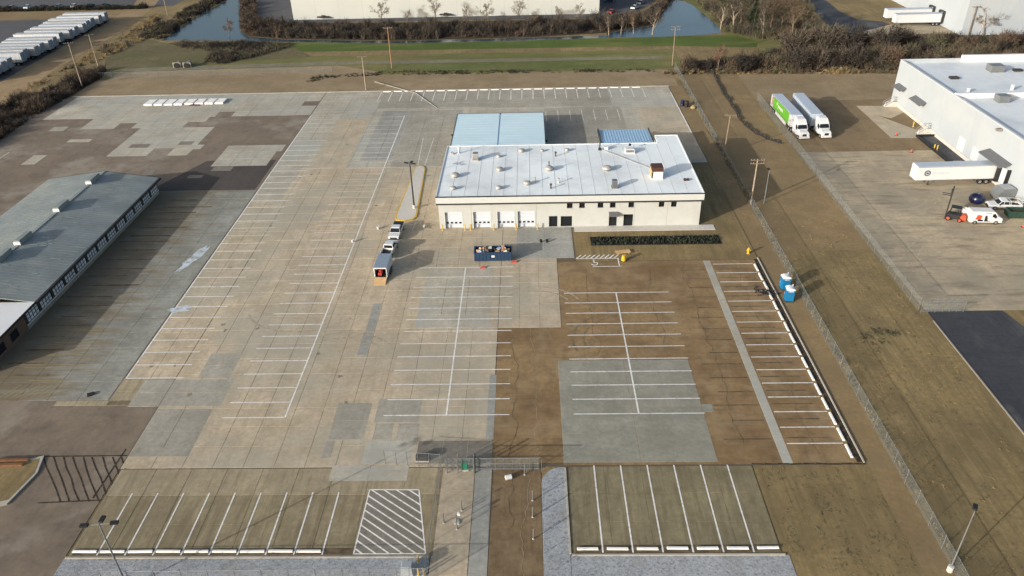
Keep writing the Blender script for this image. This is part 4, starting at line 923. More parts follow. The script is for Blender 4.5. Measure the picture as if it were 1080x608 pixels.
t3 = semi_trailer('box_trailer','white box trailer with round dark emblem backed to the dock', (RW-8.35,145.6,.03), rad(181.5), side='white_paint')
# emblem and faint lettering on its near side (local +y is the near side after the turn)
em = MB(); em.tube((6.0,1.335,2.75),(6.0,1.345,2.75),.62,n=20); e1 = em.build('emblem_disc','logo_dark',t3)
em = MB(); em.tube((6.0,1.343,2.75),(6.0,1.35,2.75),.42,n=16); em.build('emblem_ring','logo_grey',e1)
em = MB(); em.box(5.75,6.25,1.348,1.355,2.6,2.9); em.build('emblem_bar','logo_dark',e1)
mb = MB()
for k in range(7): mb.box(4.9-.5*k-.17,4.9-.5*k+.17,1.336,1.342,2.6,2.85)
mb.build('lettering','logo_grey',t3)
pickup('white pickup truck with ladder rack near the grey waste container', (90.2,133.4,.03), rad(174), rack=True)
vn = thing('cargo_van', 'white cargo van with open side door and orange blue graphics', 'van', (83.6,127.9,.03), rad(-4))
vhw = lambda z: 1.0 if z < 1.5 else 1.0-(z-1.5)*.1
vb = MB().tprism([(-2.75,.4),(-2.78,2.4),(-2.6,2.52),(1.15,2.5),(1.45,2.35),(2.1,1.5),(2.8,1.25),(2.92,1.0),(2.92,.4)], vhw).build('body','van_white',vn)
MB().add([(1.50,-.88,2.30),(1.50,.88,2.30),(2.10,.95,1.54),(2.10,-.95,1.54)],[(3,2,1,0)]).build('windshield','glass',vb).location.x = .02
for s in (-1,1):
    MB().add([(1.0,s*1.004,1.45),(1.9,s*1.004,1.45),(1.45,s*.955,2.1),(1.0,s*.955,2.1)],[(0,1,2,3) if s<0 else (3,2,1,0)]).build('side_window','glass',vb)
    for x in (-1.8,1.9): wheel(vn, x, s*.88, .38, .26, s)
    MB().box(2.86,2.94,s*.75-.15,s*.75+.15,.85,1.1).build('headlight','lamp_glass',vb)
    MB().box(1.35,1.5,s*1.16-.1,s*1.16+.1,1.35,1.7).build('mirror','black',vn)
MB().add([(-.25,-1.006,.6),(.75,-1.006,.6),(.75,-.93,2.25),(-.25,-.93,2.25)],[(0,1,2,3)]).build('side_door_opening','dark_inside',vn)
MB().add([(-1.9,-1.006,1.0),(-.95,-1.006,.9),(-.75,-.98,1.75),(-1.6,-.965,1.9)],[(0,1,2,3)]).build('orange_graphic','orange',vn)
MB().add([(-1.5,-1.012,.62),(-.5,-1.012,.62),(-.45,-1.012,.95),(-1.3,-1.012,1.0)],[(0,1,2,3)]).build('blue_graphic','navy',vn)
MB().box(-2.86,-2.80,-.95,-.05,.5,2.35).build('rear_door','van_white',vn); MB().add([(-2.8,.98,.5),(-3.5,1.55,.5),(-3.5,1.55,2.35),(-2.8,.98,2.35)],[(0,1,2,3)]).build('rear_door','van_white',vn)
fl = thing('forklift', 'black forklift with raised lattice mast and orange counterweight', 'forklift', (78.6,129.2,.03), rad(150)); fl.scale = (1.2,1.2,1.2)
MB().bevbox(-1.3,.7,-.6,.6,.35,1.1,.1).build('chassis','black',fl); MB().bevbox(-1.9,-1.1,-.62,.62,.3,1.15,.15).build('counterweight','orange',fl)
MB().tube((-.9,-.5,1.1),(-.9,-.5,2.1),.05,n=6).tube((-.9,.5,1.1),(-.9,.5,2.1),.05,n=6).tube((.5,-.5,1.1),(.35,-.5,2.1),.05,n=6).tube((.5,.5,1.1),(.35,.5,2.1),.05,n=6).box(-1.0,.45,-.58,.58,2.1,2.18).build('overhead_guard','black',fl)
MB().box(-.6,-.1,-.3,.3,1.1,1.2).box(-.68,-.6,-.3,.3,1.1,1.6).build('seat','rubber',fl)
ms = MB()
for s in (-.45,.45): ms.box(.8,1.0,s-.11,s+.11,.1,5.2)
for k in range(9): ms.box(.88,.97,-.4,.4,.4+.52*k,.5+.52*k)
ms.build('mast','black',fl); MB().box(1.0,1.1,-.6,.6,3.9,4.7).box(1.1,2.2,-.4,-.25,3.9,3.98).box(1.1,2.2,.25,.4,3.9,3.98).build('fork_carriage','trim_dark',fl)
for x, r in ((.5,.38),(-1.1,.32)):
    for s in (-1,1): wheel(fl, x, s*.6, r, .25, s, 'orange')
tk = thing('round_tank', 'dark blue rounded tank standing between the docked trailer and the pickup', 'tank', (86.6,136.3,.03))
MB().lathe((0,0,0),[(1.05,0),(1.32,.25),(1.42,.8),(1.25,1.35),(.8,1.7),(.25,1.82),(.02,1.83)],20).build('shell','navy',tk,smooth=True); MB().tube((0,0,1.8),(0,0,1.95),.28,n=12).build('lid','galv',tk)
MB().tube((1.2,0,.4),(1.65,0,.4),.1,n=8).build('outlet','galv',tk)
wc = thing('waste_container', 'grey sloped waste container beside the warehouse dock', 'dumpster', (92.4,137.9,.03), rad(8))
MB().tprism([(-1.7,.15),(-1.9,1.5),(-.9,2.4),(1.4,2.4),(1.7,1.9),(1.5,.15)], lambda z: 1.25).build('body','galv',wc); MB().box(-.8,1.3,-1.15,1.15,2.4,2.46).build('lid','frame_grey',wc)
for y in (-1.27,1.25): MB().box(-1.6,1.5,y,y+.03,1.0,1.12).build('side_rib','steel',wc)
gd = thing('green_container', 'dark green open top container behind the pickup', 'dumpster', (92.3,129.8,.03), rad(-6))
MB().box(-3.2,3.2,-1.1,1.1,.15,.25).box(-3.2,3.2,-1.1,-1.0,.25,1.4).box(-3.2,3.2,1.0,1.1,.25,1.4).box(-3.2,-3.1,-1.0,1.0,.25,1.4).box(3.1,3.2,-1.0,1.0,.25,1.4).build('shell','green_dark',gd)
mb = MB()
for k in range(8): mb.box(-2.9+.8*k,-2.78+.8*k,-1.17,-1.1,.2,1.38)
mb.build('side_rib','green_dark',gd); MB().box(-3.0,3.0,-.98,.98,.6,.9).build('load','litter',gd)
# far trailers, top right
for i, (x, y, lab) in enumerate(((at(972,26).x-.6, at(972,27).y, 'nearer white box trailer docked at the upper right warehouse'), (at(972,26).x-1.4, at(972,27).y+7.5, 'farther white box trailer docked at the upper right warehouse'))):
    semi_trailer('box_trailer', lab, (FX-8.4, y, .05), rad(180), 'box trailers at the upper right warehouse', side='white_paint')
    MB().box(FX-.9,FX,y-1.7,y-1.4,1,4.6).box(FX-.9,FX,y+1.4,y+1.7,1,4.6).box(FX-.9,FX,y-1.7,y+1.7,4.6,4.9).build('dock_shelter','trim_dark',fr)
# long row of stored trailers, top left
tp = None; ylist = [232.0,236.6,240.4,244.2,251.0,255.0,258.8,262.6,266.6,270.6,276.8,281.4,286.0,290.4,294.8,299.4,304.0,309.0]
for i, y in enumerate(ylist):
    xo = RND.uniform(-1.0,.6)+(-1.5 if i in (0,5,10) else 0)
    lab = f'white box trailer in the upper left storage row, {ORD[i]} from the near end'
    if tp is None: tp = semi_trailer('stored_trailer', lab, (0,0,0), 0, 'stored trailers in the upper left row', side='trailer_white', roof='trailer_white')
    place(tp, i, (-171.5+xo, y-3, .04), rad(180+RND.uniform(-.8,.8)), lab)
# cars far off
for lab, q, rz, c in (('blue car parked beyond the end of the cream warehouse',(643,2.5),5,'navy'),('red car parked by the corner of the cream warehouse',(645,14),60,'red'),('white car on the road beyond the cream warehouse',(670,9.5),55,'white_paint'),('silver car just behind the white one on the far road',(676,4.5),55,'alu')):
    p = at(*q); sedan(lab, (p.x,p.y,.04), rad(rz), c, 'cars beyond the cream warehouse')
for i in range(9):
    p = at(3+15*i, 2); sedan(f'{["white","dark","silver","white","dark","silver","white","blue","dark"][i]} car along the top left edge, {ORD[i]} from the left', (p.x,337.5+RND.uniform(-.5,.5),.04), rad(90+RND.uniform(-4,4)), ['white_paint','black','alu','white_paint','black','alu','white_paint','navy','black'][i], 'cars along the top left edge')

# ================================================================== LOT FURNITURE
def stop_proto(L=2.0):
    b = MB(); b.add([(-L/2,-.15,0),(L/2,-.15,0),(L/2,.15,0),(-L/2,.15,0),(-L/2+.03,-.11,.17),(L/2-.03,-.11,.17),(L/2-.03,.11,.17),(-L/2+.03,.11,.17)],[(0,3,2,1),(4,5,6,7),(0,1,5,4),(1,2,6,5),(2,3,7,6),(3,0,4,7)])
    return b
STOPS = []
sp_ = stop_proto(2.25).mesh('wheel_stop','stop_white'); spl = stop_proto(2.65).mesh('wheel_stop','stop_white')
def wstop(x, y, rz, lab, grp):
    o = ob('wheel_stop', spl if 'lower left' in lab else sp_, None, (x,y,GZ+.006)); o.rotation_euler = (0,0,rz); tag(o, lab, 'wheel stop', grp); return o
for k in range(9): wstop(SX[0]-1.5+3.03*k, 54.05+RND.uniform(-.05,.05), rad(RND.uniform(-1,1)), f'white concrete wheel stop in the lower left bays, {ORD[k]} from the left', 'wheel stops in the lower left bays')
for k in range(7): wstop(RX[0]-1.58+3.16*k, 54.25+RND.uniform(-.05,.05), rad(RND.uniform(-1,1)), f'white concrete wheel stop in the lower right bays, {ORD[k]} from the left', 'wheel stops in the lower right bays')
for k in range(16): wstop(38.15+RND.uniform(-.05,.05), 68.5+2.915*k, rad(90+RND.uniform(-1,1)), f'white concrete wheel stop along the right kerb, {ORD[k]} from the near end', 'wheel stops along the right kerb')
for k in range(24): wstop(-40+3.05*k, 212.4+RND.uniform(-.1,.1), rad(RND.uniform(-2,2)), f'white concrete wheel stop in the far row, {ORD[k]} from the left', 'wheel stops in the far row')
# island with yellow kerb
isl = thing('kerbed_island', 'long concrete island with yellow painted kerb and light pole', 'traffic island')
ipts = [(-26.3,133.4),(-25.9,132.0),(-24.2,131.3),(-22.5,132.0),(-22.0,133.4),(-22.9,156.5),(-23.4,158.2),(-24.4,158.6),(-25.2,157.8),(-25.3,156.5)]
MB().prism(ipts, .03, .21).build('kerb','yellow',isl)
cx_, cy_ = -24.2, 145; MB().prism([((x-cx_)*.86+cx_, (y-cy_)*.978+cy_) for x, y in ipts], .2, .225).build('top_slab','concrete_plain',isl)
for a, b in (((-26.2,131.2),(-26.2,127.6)),((-21.9,131.4),(-22.2,127.6)),((-26.0,130.4),(-22.1,127.9)),((-26.1,131),(-22.1,129.9)),((-24.9,158.8),(-25.6,176)),((-23.3,158.6),(-23.0,176))): strip(lot, a, b, w=.14, mat='line_worn')
# light poles
def light_pole(label, base, h, heads, mat='trim_dark', grp='lot light poles', rb=.11, foot=True):
    t = thing('light_pole', label, 'light pole', base, 0, grp)
    if foot: MB().lathe((0,0,0),[(.3,0),(.3,.7),(.02,.72)],14).build('footing','concrete_plain',t)
    MB().tube((0,0,.6 if foot else 0),(0,0,h),rb,rb*.6,n=10).build('mast',mat,t)
    for a, l in heads:
        d = Vector((math.cos(rad(a)), math.sin(rad(a)), 0)); e = d*l
        hd_ = MB(); hd_.obox((e.x+d.x*.3,e.y+d.y*.3),(d.x,d.y),.75,.4,h-.12,h+.08)
        hh_ = hd_.build('lamp_head','black',t); MB().tube((0,0,h-.05),(e.x,e.y,h-.05),.04,n=6).build('bracket_arm',mat,hh_)
        MB().obox((e.x+d.x*.3,e.y+d.y*.3),(d.x,d.y),.6,.3,h-.15,h-.121).build('lens','lamp_glass',hh_)
    return t
light_pole('dark twin headed light pole standing on the yellow kerbed island', (-22.95,136.9,.225), 9.5, [(160,.5),(-20,.5),(70,.4)], foot=True, rb=.18)
light_pole('pale triple headed light pole rising at the lower left corner', (-41.6,49.6,.04), 9.5, [(185,1.1),(90,.35),(8,1.1)], 'galv')
light_pole('pale single headed light pole by the right fence', (42.15,51.4,.03), 8.7, [(60,.35)], 'galv', rb=.085)
light_pole('thin single headed light pole beside the wooden pole on the right fence', (46.0,137.2,.03), 7.0, [(90,.2)], 'galv', foot=False)
# utility poles
def upole(label, base, h, arms, mat='wood_pole', ax=0.):
    t = thing('utility_pole', label, 'utility pole', base, ax, 'utility poles')
    MB().tube((0,0,-.2),(0,0,h),.19,.12,n=10).build('mast',mat,t)
    for z in arms:
        a = MB().box(-1.3,1.3,-.16,-.06,z-.06,z+.06).build('crossarm','wood_pole',t)
        mb = MB()
        for x in (-1.2,-.7,.7,1.2): mb.lathe((x,-.11,z+.06),[(.05,0),(.09,.05),(.06,.2),(.01,.22)],8)
        mb.build('insulator','galv',a)
    return t
P1 = upole('reddish utility pole standing in the grass before the cream warehouse', (-42.2,236.3,0), 12.4, [12.1], 'wood_pole_red')
P2 = upole('slim utility pole at the far edge of the concrete lot', (-46.4,214.8,0), 9.6, [9.4], 'bark_pale', .2)
P3 = upole('utility pole with two crossarms at the far end of the right fence', (43.7,233.5,0), 11.6, [11.4,10.6])
P4 = upole('dark leaning utility pole along the right fence beyond the building', (43.7,162.4,0), 9.3, [9.1]); P4.rotation_euler = (0,rad(2),0)
P5 = upole('pale utility pole with two crossarms on the fence line in the shadow edge', (43.4,137.0,0), 9.4, [9.2,8.5], 'bark_pale')
P6 = upole('tall utility pole rising out of the brushy ditch at the upper left', (-132.6,222.8,0), 13.0, [12.8], 'bark_pale', .5)
P7 = upole('shorter utility pole just behind the one in the ditch', (-136.5,241.5,0), 10.8, [10.6], 'bark_pale', .5)
p = at(177,16.5); P8 = upole('white utility pole on the bank beside the upper left pond', (p.x,p.y,0), 12, [11.8], 'bark_pale')
p = at(1021,38); upole('thin utility pole in front of the upper right warehouse', (p.x,p.y,0), 9.5, [9.2], 'wood_pole')
def wire_run(name, label, a, b, sag=1.0):
    mb = MB(); pts = [Vector(a).lerp(Vector(b), k/10)-Vector((0,0,sag*4*(k/10)*(1-k/10))) for k in range(11)]
    for p_, q_ in zip(pts[:-1], pts[1:]): mb.tube(p_, q_, .022, n=4, caps=False)
    return tag(mb.build(name,'trim_dark'), label, 'cable', 'overhead wires')
wire_run('overhead_wire','overhead wire from the reddish pole to the two arm pole at the fence end',(-42.2,236.2,12.3),(43.7,233.4,11.5),1.6)
wire_run('overhead_wire','overhead wire from the reddish pole towards the ditch pole',(-42.2,236.2,12.3),(-132.6,222.7,12.9),1.8)
wire_run('overhead_wire','overhead wire along the right fence between the far poles',(43.7,233.4,10.8),(43.9,162.3,9.2),1.2)
wire_run('overhead_wire','overhead wire along the right fence between the near poles',(43.9,162.3,9.2),(43.4,136.9,9.3),.5)
# fallen pale pole
fp = thing('fallen_pole', 'long pale pole lying from the dirt edge across the far bays', 'pole')
MB().tube((-45.0,221.5,.3),(-31.5,210.2,.25),.17,.14,n=10).build('butt_end','wall_grey',fp); MB().tube((-31.5,210.2,.25),(-24.3,197.4,.15),.09,.06,n=8).build('tip','vent_metal',fp)
# fences
def fence(name, label, pts, h, sp=3.05, mesh='chain_link', post='galv', grp='chain link fences', rail=True):
    t = thing(name, label, 'fence', (pts[0][0], pts[0][1], 0), 0, grp); o = Vector((pts[0][0], pts[0][1], 0))
    post_me = MB().tube((0,0,0),(0,0,h+.08),.035,n=6).lathe((0,0,h+.08),[(.05,0),(.04,.06),(.01,.08)],6).mesh('post',post)
    for a, b in zip(pts[:-1], pts[1:]):
        a, b = Vector((*a,0)), Vector((*b,0)); L = (b-a).length; n = max(1, round(L/sp))
        for k in range(n+1): ob('post', post_me, t, a+(b-a)*(k/n)-o)
        d = (b-a).normalized(); nn = Vector((-d.y,d.x,0))*.012; A, B = a-o+nn*4, b-o+nn*4
        MB().add([A+Vector((0,0,.05)),B+Vector((0,0,.05)),B+Vector((0,0,h)),A+Vector((0,0,h))],[(0,1,2,3)]).build('wire_mesh',mesh,t)
        if rail: MB().tube(a-o+Vector((0,0,h)),b-o+Vector((0,0,h)),.03,n=6).build('top_rail',post,t)
    return t
fence('chain_link_fence','long chain link fence running along the right of the lot', [(43.6,229),(43.0,140),(42.5,51),(42.3,40)], 2.1)
fence('chain_link_fence','chain link fence between the field and the truck yard', [(60.4,199),(60.0,150),(59.3,98.6)], 2.3)
gt = fence('yard_gate','closed pipe framed gate where the asphalt drive meets the yard', [(59.5,98.2),(66.0,98.3)], 2.2, sp=1.1, grp='')
MB().tube((.05,0,.3),(6.4,.1,.3),.05,n=6).tube((.05,0,2.15),(6.4,.1,2.15),.06,n=6).tube((.05,0,1.2),(6.4,.1,1.2),.04,n=6).build('gate_frame','galv',gt)
fence('chain_link_fence','chain link fence along the gravel at the lower left edge', [(-44,49.8),(-11.2,50.1)], 2.3, sp=2.75, mesh='chain_link_thin')
fence('chain_link_fence','chain link fence from the gravel up to the entrance gate', [(-11.0,50.1),(-10.95,65.6)], 2.2, sp=2.8)
fence('chain_link_fence','short chain link fence left of the entrance gate', [(-17.8,66.9),(-11.0,66.2)], 2.2, sp=1.35, mesh='chain_link_thin')
fence('chain_link_fence','chain link fence beside the gravel path on the right of the drive', [(1.0,65.4),(1.05,42)], 1.9, sp=3.0, mesh='chain_link_thin', rail=False)
fence('chain_link_fence','distant chain link fence behind the dirt strip at the upper left', [(-131,231),(-95,231.8),(-60,232.5)], 1.8, sp=3.5, mesh='chain_link_thin')
# sliding entrance gate
sg = thing('sliding_gate','grey sliding gate drawn across the entrance drive', 'gate', (0,0,0))
for z in (.25,1.1,1.95): MB().tube((-10.4,65.75,z),(.7,65.75,z),.05,n=6).build('gate_rail','galv',sg)
gp = MB().tube((0,0,.2),(0,0,2.0),.03,n=6).mesh('gate_upright','galv')
for k in range(12): ob('gate_upright', gp, sg, (-10.4+1.0*k,65.75,0))
MB().add([(-10.4,65.77,.25),(.7,65.77,.25),(.7,65.77,1.95),(-10.4,65.77,1.95)],[(0,1,2,3)]).build('wire_mesh','chain_link',sg)
for x in (-10.2,-8.9,-7.0): MB().tube((x,65.3,0),(x,65.3,2.3),.06,n=8).tube((x,66.2,0),(x,66.2,2.3),.06,n=8).build('guide_post','galv',sg)
MB().box(-6.9,-6.8,65.3,65.45,.1,2.3).box(-6.9,-6.8,66.1,66.25,.1,2.3).build('roller_post','black',sg)
go = thing('gate_operator','small green gate motor box beside the sliding gate', 'gate motor', (-8.15,66.0,GZ)); MB().bevbox(-.35,.35,-.3,.3,.1,1.15,.08).build('cabinet','green_box',go); MB().box(-.45,.45,-.4,.4,0,.1).build('pad','concrete_plain',go)
bb = thing('black_cabinet','black cabinet standing behind the short fence', 'cabinet', (-13.4,67.6,GZ)); MB().bevbox(-.75,.75,-.4,.4,.1,.75,.05).build('body','black',bb); MB().box(-.8,.8,-.45,.45,0,.1).build('base','concrete_plain',bb); MB().box(-.02,.02,-.42,-.4,.15,.7).build('door_seam','trim_dark',bb)
def bollard(label, x, y, col, h=1.1, r=.1, grp=None, z=GZ):
    t = thing('bollard', label, 'bollard', (x,y,z), 0, grp); MB().lathe((0,0,0),[(r,0),(r,h),(r*.8,h+.05),(.01,h+.09)],10).build('post',col,t); MB().lathe((0,0,0),[(r*1.9,0),(r*1.7,.04),(r,.05)],10).build('base','concrete_plain',t); return t
for i, (x, y) in enumerate(((478,524),(490,547))):
    p = at(x, y+8)
kp = thing('keypad_pedestal','white keypad pedestal standing in the entrance lane', 'pedestal', (-8.5,57.9,GZ)); MB().tube((0,0,0),(0,0,1.2),.06,n=8).tube((0,0,1.15),(.25,0,1.25),.05,n=6).build('stem','galv',kp); MB().bevbox(.15,.45,-.15,.15,1.1,1.5,.04).build('keypad_box','white_paint',kp); MB().box(-.3,.3,-.3,.3,0,.12).build('base','concrete_plain',kp)
for i, (x, y, lab) in enumerate(((-9.9,57.8,'thin grey bollard left of the keypad pedestal'),(-8.05,59.6,'thin grey bollard just behind the keypad pedestal'),(-8.4,57.0,'thin grey bollard in front of the keypad pedestal'),(-.1,61.0,'tall grey bollard at the right of the drive nearest the gate'),(-.1,58.6,'tall grey bollard in the middle of the drive edge on the right'),(-.05,55.6,'tall grey bollard at the right of the drive farther from the gate'),(-1.0,65.0,'grey bollard in front of the gate on the drive'))): bollard(lab, x, y, 'galv', 1.5, .07)
pb = thing('white_drum','white drum lying in the drive just inside the gate', 'drum', (-2.9,64.2,GZ)); MB().tube((-.35,0,.32),(.35,.2,.32),.3,n=14).build('drum','white_paint',pb); MB().tube((-.37,-.01,.32),(-.34,0,.32),.24,n=12).build('lid','concrete_plain',pb)
eb = thing('utility_cabinet','pale green utility cabinet on the gravel among yellow bollards', 'cabinet', (-13.1,51.4,.04)); MB().bevbox(-.55,.55,-.45,.45,.1,1.25,.05).build('body','frame_grey',eb); MB().box(-.65,.65,-.55,.55,0,.1).build('pad','concrete_plain',eb)
for x, y, lab in ((-12.1,52.6,'yellow bollard behind the utility cabinet on the gravel'),(-11.9,51.0,'yellow bollard right beside the utility cabinet on the gravel'),(-11.35,51.0,'yellow bollard against the fence corner on the gravel')): bollard(lab, x, y, 'yellow', 1.1, .09, z=.04)
for k, x in enumerate((facade_x(466),facade_x(490),facade_x(496),facade_x(520.5),facade_x(544.3),facade_x(567))): bollard(f'yellow bollard by the garage doors, {ORD[k]} from the left', x, 127.4, 'yellow', 1.15, .11, 'yellow bollards by the garage doors')
hy = thing('yellow_hydrant','yellow fire hydrant at the far end of the right kerb', 'hydrant', (38.0,117.2,.05)); MB().lathe((0,0,0),[(.3,0),(.3,.08),(.2,.1),(.2,.75),(.26,.8),(.2,1.0),(.05,1.12)],12).build('barrel','yellow',hy); MB().tube((-.36,0,.6),(.36,0,.6),.11,n=8).build('outlet','yellow',hy); MB().tube((0,0,1.1),(0,0,1.2),.05,n=6).build('nut','yellow',hy)
yb = thing('yellow_barrel','yellow barrel at the end of the accessible bays', 'barrel', (16.1,115.2,GZ)); MB().lathe((0,0,0),[(.42,0),(.42,.3),(.39,.32),(.39,.65),(.36,.67),(.34,1.1),(.02,1.12)],14).build('body','yellow',yb); MB().lathe((0,0,0),[(.55,0),(.5,.07),(.4,.08)],14).build('foot','rubber',yb)
pl = thing('plywood_sheet','tan plywood sheet propped on blocks beside the accessible bays', 'board', (16.3,118.0,.05), .2); MB().box(-1.3,1.3,-.55,.55,.22,.28).build('sheet','plywood',pl); MB().box(-1.0,-.8,-.5,.5,0,.22).box(.8,1.0,-.5,.5,0,.22).build('bearer','cardboard',pl)
# planting bed
bed = tag(MB().box(10.9,34.2,120.8,123.9,0,.14).build('planting_bed','mulch'), kind='structure')
mb = MB()
for k in range(900):
    x, y = RND.uniform(11.0,34.1), RND.uniform(120.9,123.8); h = RND.uniform(.15,.5); a = RND.uniform(0,6.3)
    mb.cur = RND.choice((0,0,1)); dx, dy = math.cos(a)*.16, math.sin(a)*.16
    mb.add([(x-dx,y-dy,.13),(x+dx,y+dy,.13),(x+dy*.8,y-dx*.8,.13+h)],[(0,1,2)])
o = tag(mb.build('low_shrubs',['leaf_black','leaf_dark']), 'dark low ground cover filling the long planting bed', 'ground cover', kind='stuff')
# roll-off dumpster with rubbish
dp = thing('blue_dumpster','blue roll off dumpster heaped with mixed rubbish before the garage doors', 'dumpster', (-6.5,116.6,GZ), rad(1))
MB().box(-3.3,3.3,-1.2,1.2,.18,.3).box(-3.3,3.3,-1.2,-1.1,.3,1.75).box(-3.3,3.3,1.1,1.2,.3,1.75).box(-3.3,-3.2,-1.1,1.1,.3,1.75).box(3.2,3.3,-1.1,1.1,.3,1.75).build('shell','dumpster_blue',dp)
rb = MB().box(-.05,.05,-.06,0,.25,1.7).mesh('side_rib','dumpster_blue')
for k in range(11): ob('side_rib', rb, dp, (-3.1+.62*k,-1.2,0))
MB().box(-3.36,3.36,-1.27,-1.08,1.75,1.85).box(-3.36,3.36,1.08,1.27,1.75,1.85).box(-3.36,-3.15,-1.08,1.08,1.75,1.85).box(3.15,3.36,-1.08,1.08,1.75,1.85).build('top_rim','dumpster_blue',dp)
MB().box(-.3,.25,-1.275,-1.262,.9,1.3).build('notice_plate','white_paint',dp)
for x in (-2.6,2.6): MB().tube((x,-1.0,.12),(x,1.0,.12),.12,n=10).build('roller','trim_dark',dp)
jr = random.Random(4); cnt = {}
for k, x in enumerate(sorted(jr.uniform(-2.9,2.9) for _ in range(34))):
    y = jr.uniform(-.85,.85); z = 1.35+jr.uniform(0,.45); m = jr.choice(['cardboard','pinkish','tarp_grey','white_paint','plywood','black','cardboard','tarp_grey','black','plywood'])
    nm, lb_ = {'cardboard':('cardboard_box','brown cardboard box'),'pinkish':('insulation_roll','pink insulation piece'),'tarp_grey':('plastic_bag','crumpled grey plastic bag'),'white_paint':('foam_sheet','white foam piece'),'plywood':('wood_offcut','tan wood offcut'),'black':('rubbish_bag','black rubbish bag')}[m]
    b = MB().bevbox(-jr.uniform(.25,.6),jr.uniform(.25,.6),-jr.uniform(.2,.4),jr.uniform(.2,.4),-.2,jr.uniform(.1,.35),.05).build(nm,m)
    w_ = Matrix.Rotation(rad(1),4,'Z') @ Vector((x,y,z)); b.location = Vector((-6.5,116.6,GZ))+w_; b.rotation_euler = (jr.uniform(-.5,.5),jr.uniform(-.5,.5),jr.uniform(0,6))
    c_n = cnt[nm] = cnt.get(nm,-1)+1; tag(b, f'{lb_} heaped in the blue dumpster, {ORD[c_n]} such piece from its left', 'rubbish', 'rubbish heaped in the blue dumpster')
for lab, q in (('flat red plastic scrap on the concrete left below the dumpster',(509,283)),('flat red plastic scrap on the concrete just right of the dumpster',(542,277))):
    p = at(*q); t = MB().add([(-.5,-.3,.0),(.6,-.2,.02),(.4,.35,.0),(-.3,.4,.0),(-.3,-.1,.28),(.3,0,.32),(.15,.2,.25)],[(0,1,5,4),(1,2,6,5),(2,3,4,6),(3,0,4),(4,5,6)]).build('plastic_scrap','red'); t.location = (p.x,p.y,GZ+.012); tag(t, lab, 'scrap')
# small pale buckets on the concrete
for lab, q in (('small white bucket on the concrete left of the pickups',(372,256)),('small white bucket near the front of the yellow kerbed island',(399,242)),('small white bucket between the island and the first garage door',(447.5,241)),('dark bucket on the apron before the entrance, left one',(570.5,256)),('dark bucket on the apron before the entrance, right one',(577,256))):
    p = at(*q); t = thing('bucket', lab, 'bucket', (p.x,p.y,GZ+.01)); m = 'white_paint' if 'white' in lab else 'black'
    MB().lathe((0,0,0),[(.2,0),(.27,.55),(.24,.56),(.22,.5),(.02,.48)],12).build('shell',m,t); MB().tube((-.27,0,.55),(0,.1,.75),.015,n=5).tube((0,.1,.75),(.27,0,.55),.015,n=5).build('handle','steel',t)
# portable toilets
def toilet(label, loc, rz):
    t = thing('portable_toilet', label, 'portable toilet', loc, rz, 'portable toilets by the right fence')
    MB().bevbox(-.6,.6,-.6,.6,.12,2.15,.06).build('cabin','toilet_blue',t); MB().box(-.65,.65,-.65,.65,0,.12).build('skid','trim_dark',t)
    MB().tprism([(-.66,2.15),(-.55,2.34),(-.2,2.46),(.2,2.46),(.55,2.34),(.66,2.15)], lambda z: .66-(z-2.15)*.25).build('roof_cap','roof_cap_white',t)
    MB().box(-.66,-.6,-.45,.45,.2,1.98).build('door','toilet_blue',t); MB().box(-.68,-.66,.3,.38,1.0,1.2).build('latch','white_paint',t)
    for y in (-.605,.59): MB().box(-.4,.4,y,y+.015,1.85,2.02).build('vent_louvre','white_paint',t)
    MB().tube((.4,.4,2.3),(.4,.4,2.75),.06,n=8).build('vent_pipe','white_paint',t)
p = at(825.5,304.5); toilet('blue portable toilet farther from the camera by the right fence', (p.x+.2,p.y,.03), rad(5))
p = at(830,317); toilet('blue portable toilet nearer the camera by the right fence', (p.x+.2,p.y,.03), rad(-4))
# dark rubbish heap on the right bays
hp = MB(); jr = random.Random(8)
for k in range(60):
    x, y = jr.gauss(0,.9), jr.gauss(0,.5); hp.tube((x,y,0),(x+jr.uniform(-.6,.6),y+jr.uniform(-.4,.4),jr.uniform(.1,.45)),.09,.03,n=4)
h_ = hp.build('brush_heap','black'); h_['kind'] = 'stuff'; p = at(807,309); h_.location = (p.x,p.y,GZ); h_.rotation_euler = (0,0,-.4); tag(h_, 'heap of black cut branches lying in the right bays near the toilets', 'heap')
# barrels by the far right edge
for lab, q, m in (('dark blue barrel beside the far right lot edge',(719.5,112),'navy'),('black barrel beside the far right lot edge',(724,113),'black'),('pale yellow sack beside the far right lot edge',(731,115),'straw')):
    p = at(*q); t = thing('barrel' if m != 'straw' else 'sack', lab, 'barrel' if m != 'straw' else 'sack', (p.x,p.y,.03))
    if m == 'straw': MB().lathe((0,0,0),[(.5,0),(.75,.25),(.6,.6),(.25,.8),(.3,.95),(.02,.97)],10).build('body',m,t); MB().tube((-.1,0,.9),(.2,0,.9),.05,n=6).build('tie','black',t)
    else: MB().lathe((0,0,0),[(.5,0),(.55,.3),(.5,.55),(.55,.8),(.5,1.5),(.02,1.52)],14).build('body',m,t); MB().lathe((0,0,1.5),[(.53,0),(.53,.06),(.02,.07)],14).build('lid',m,t)
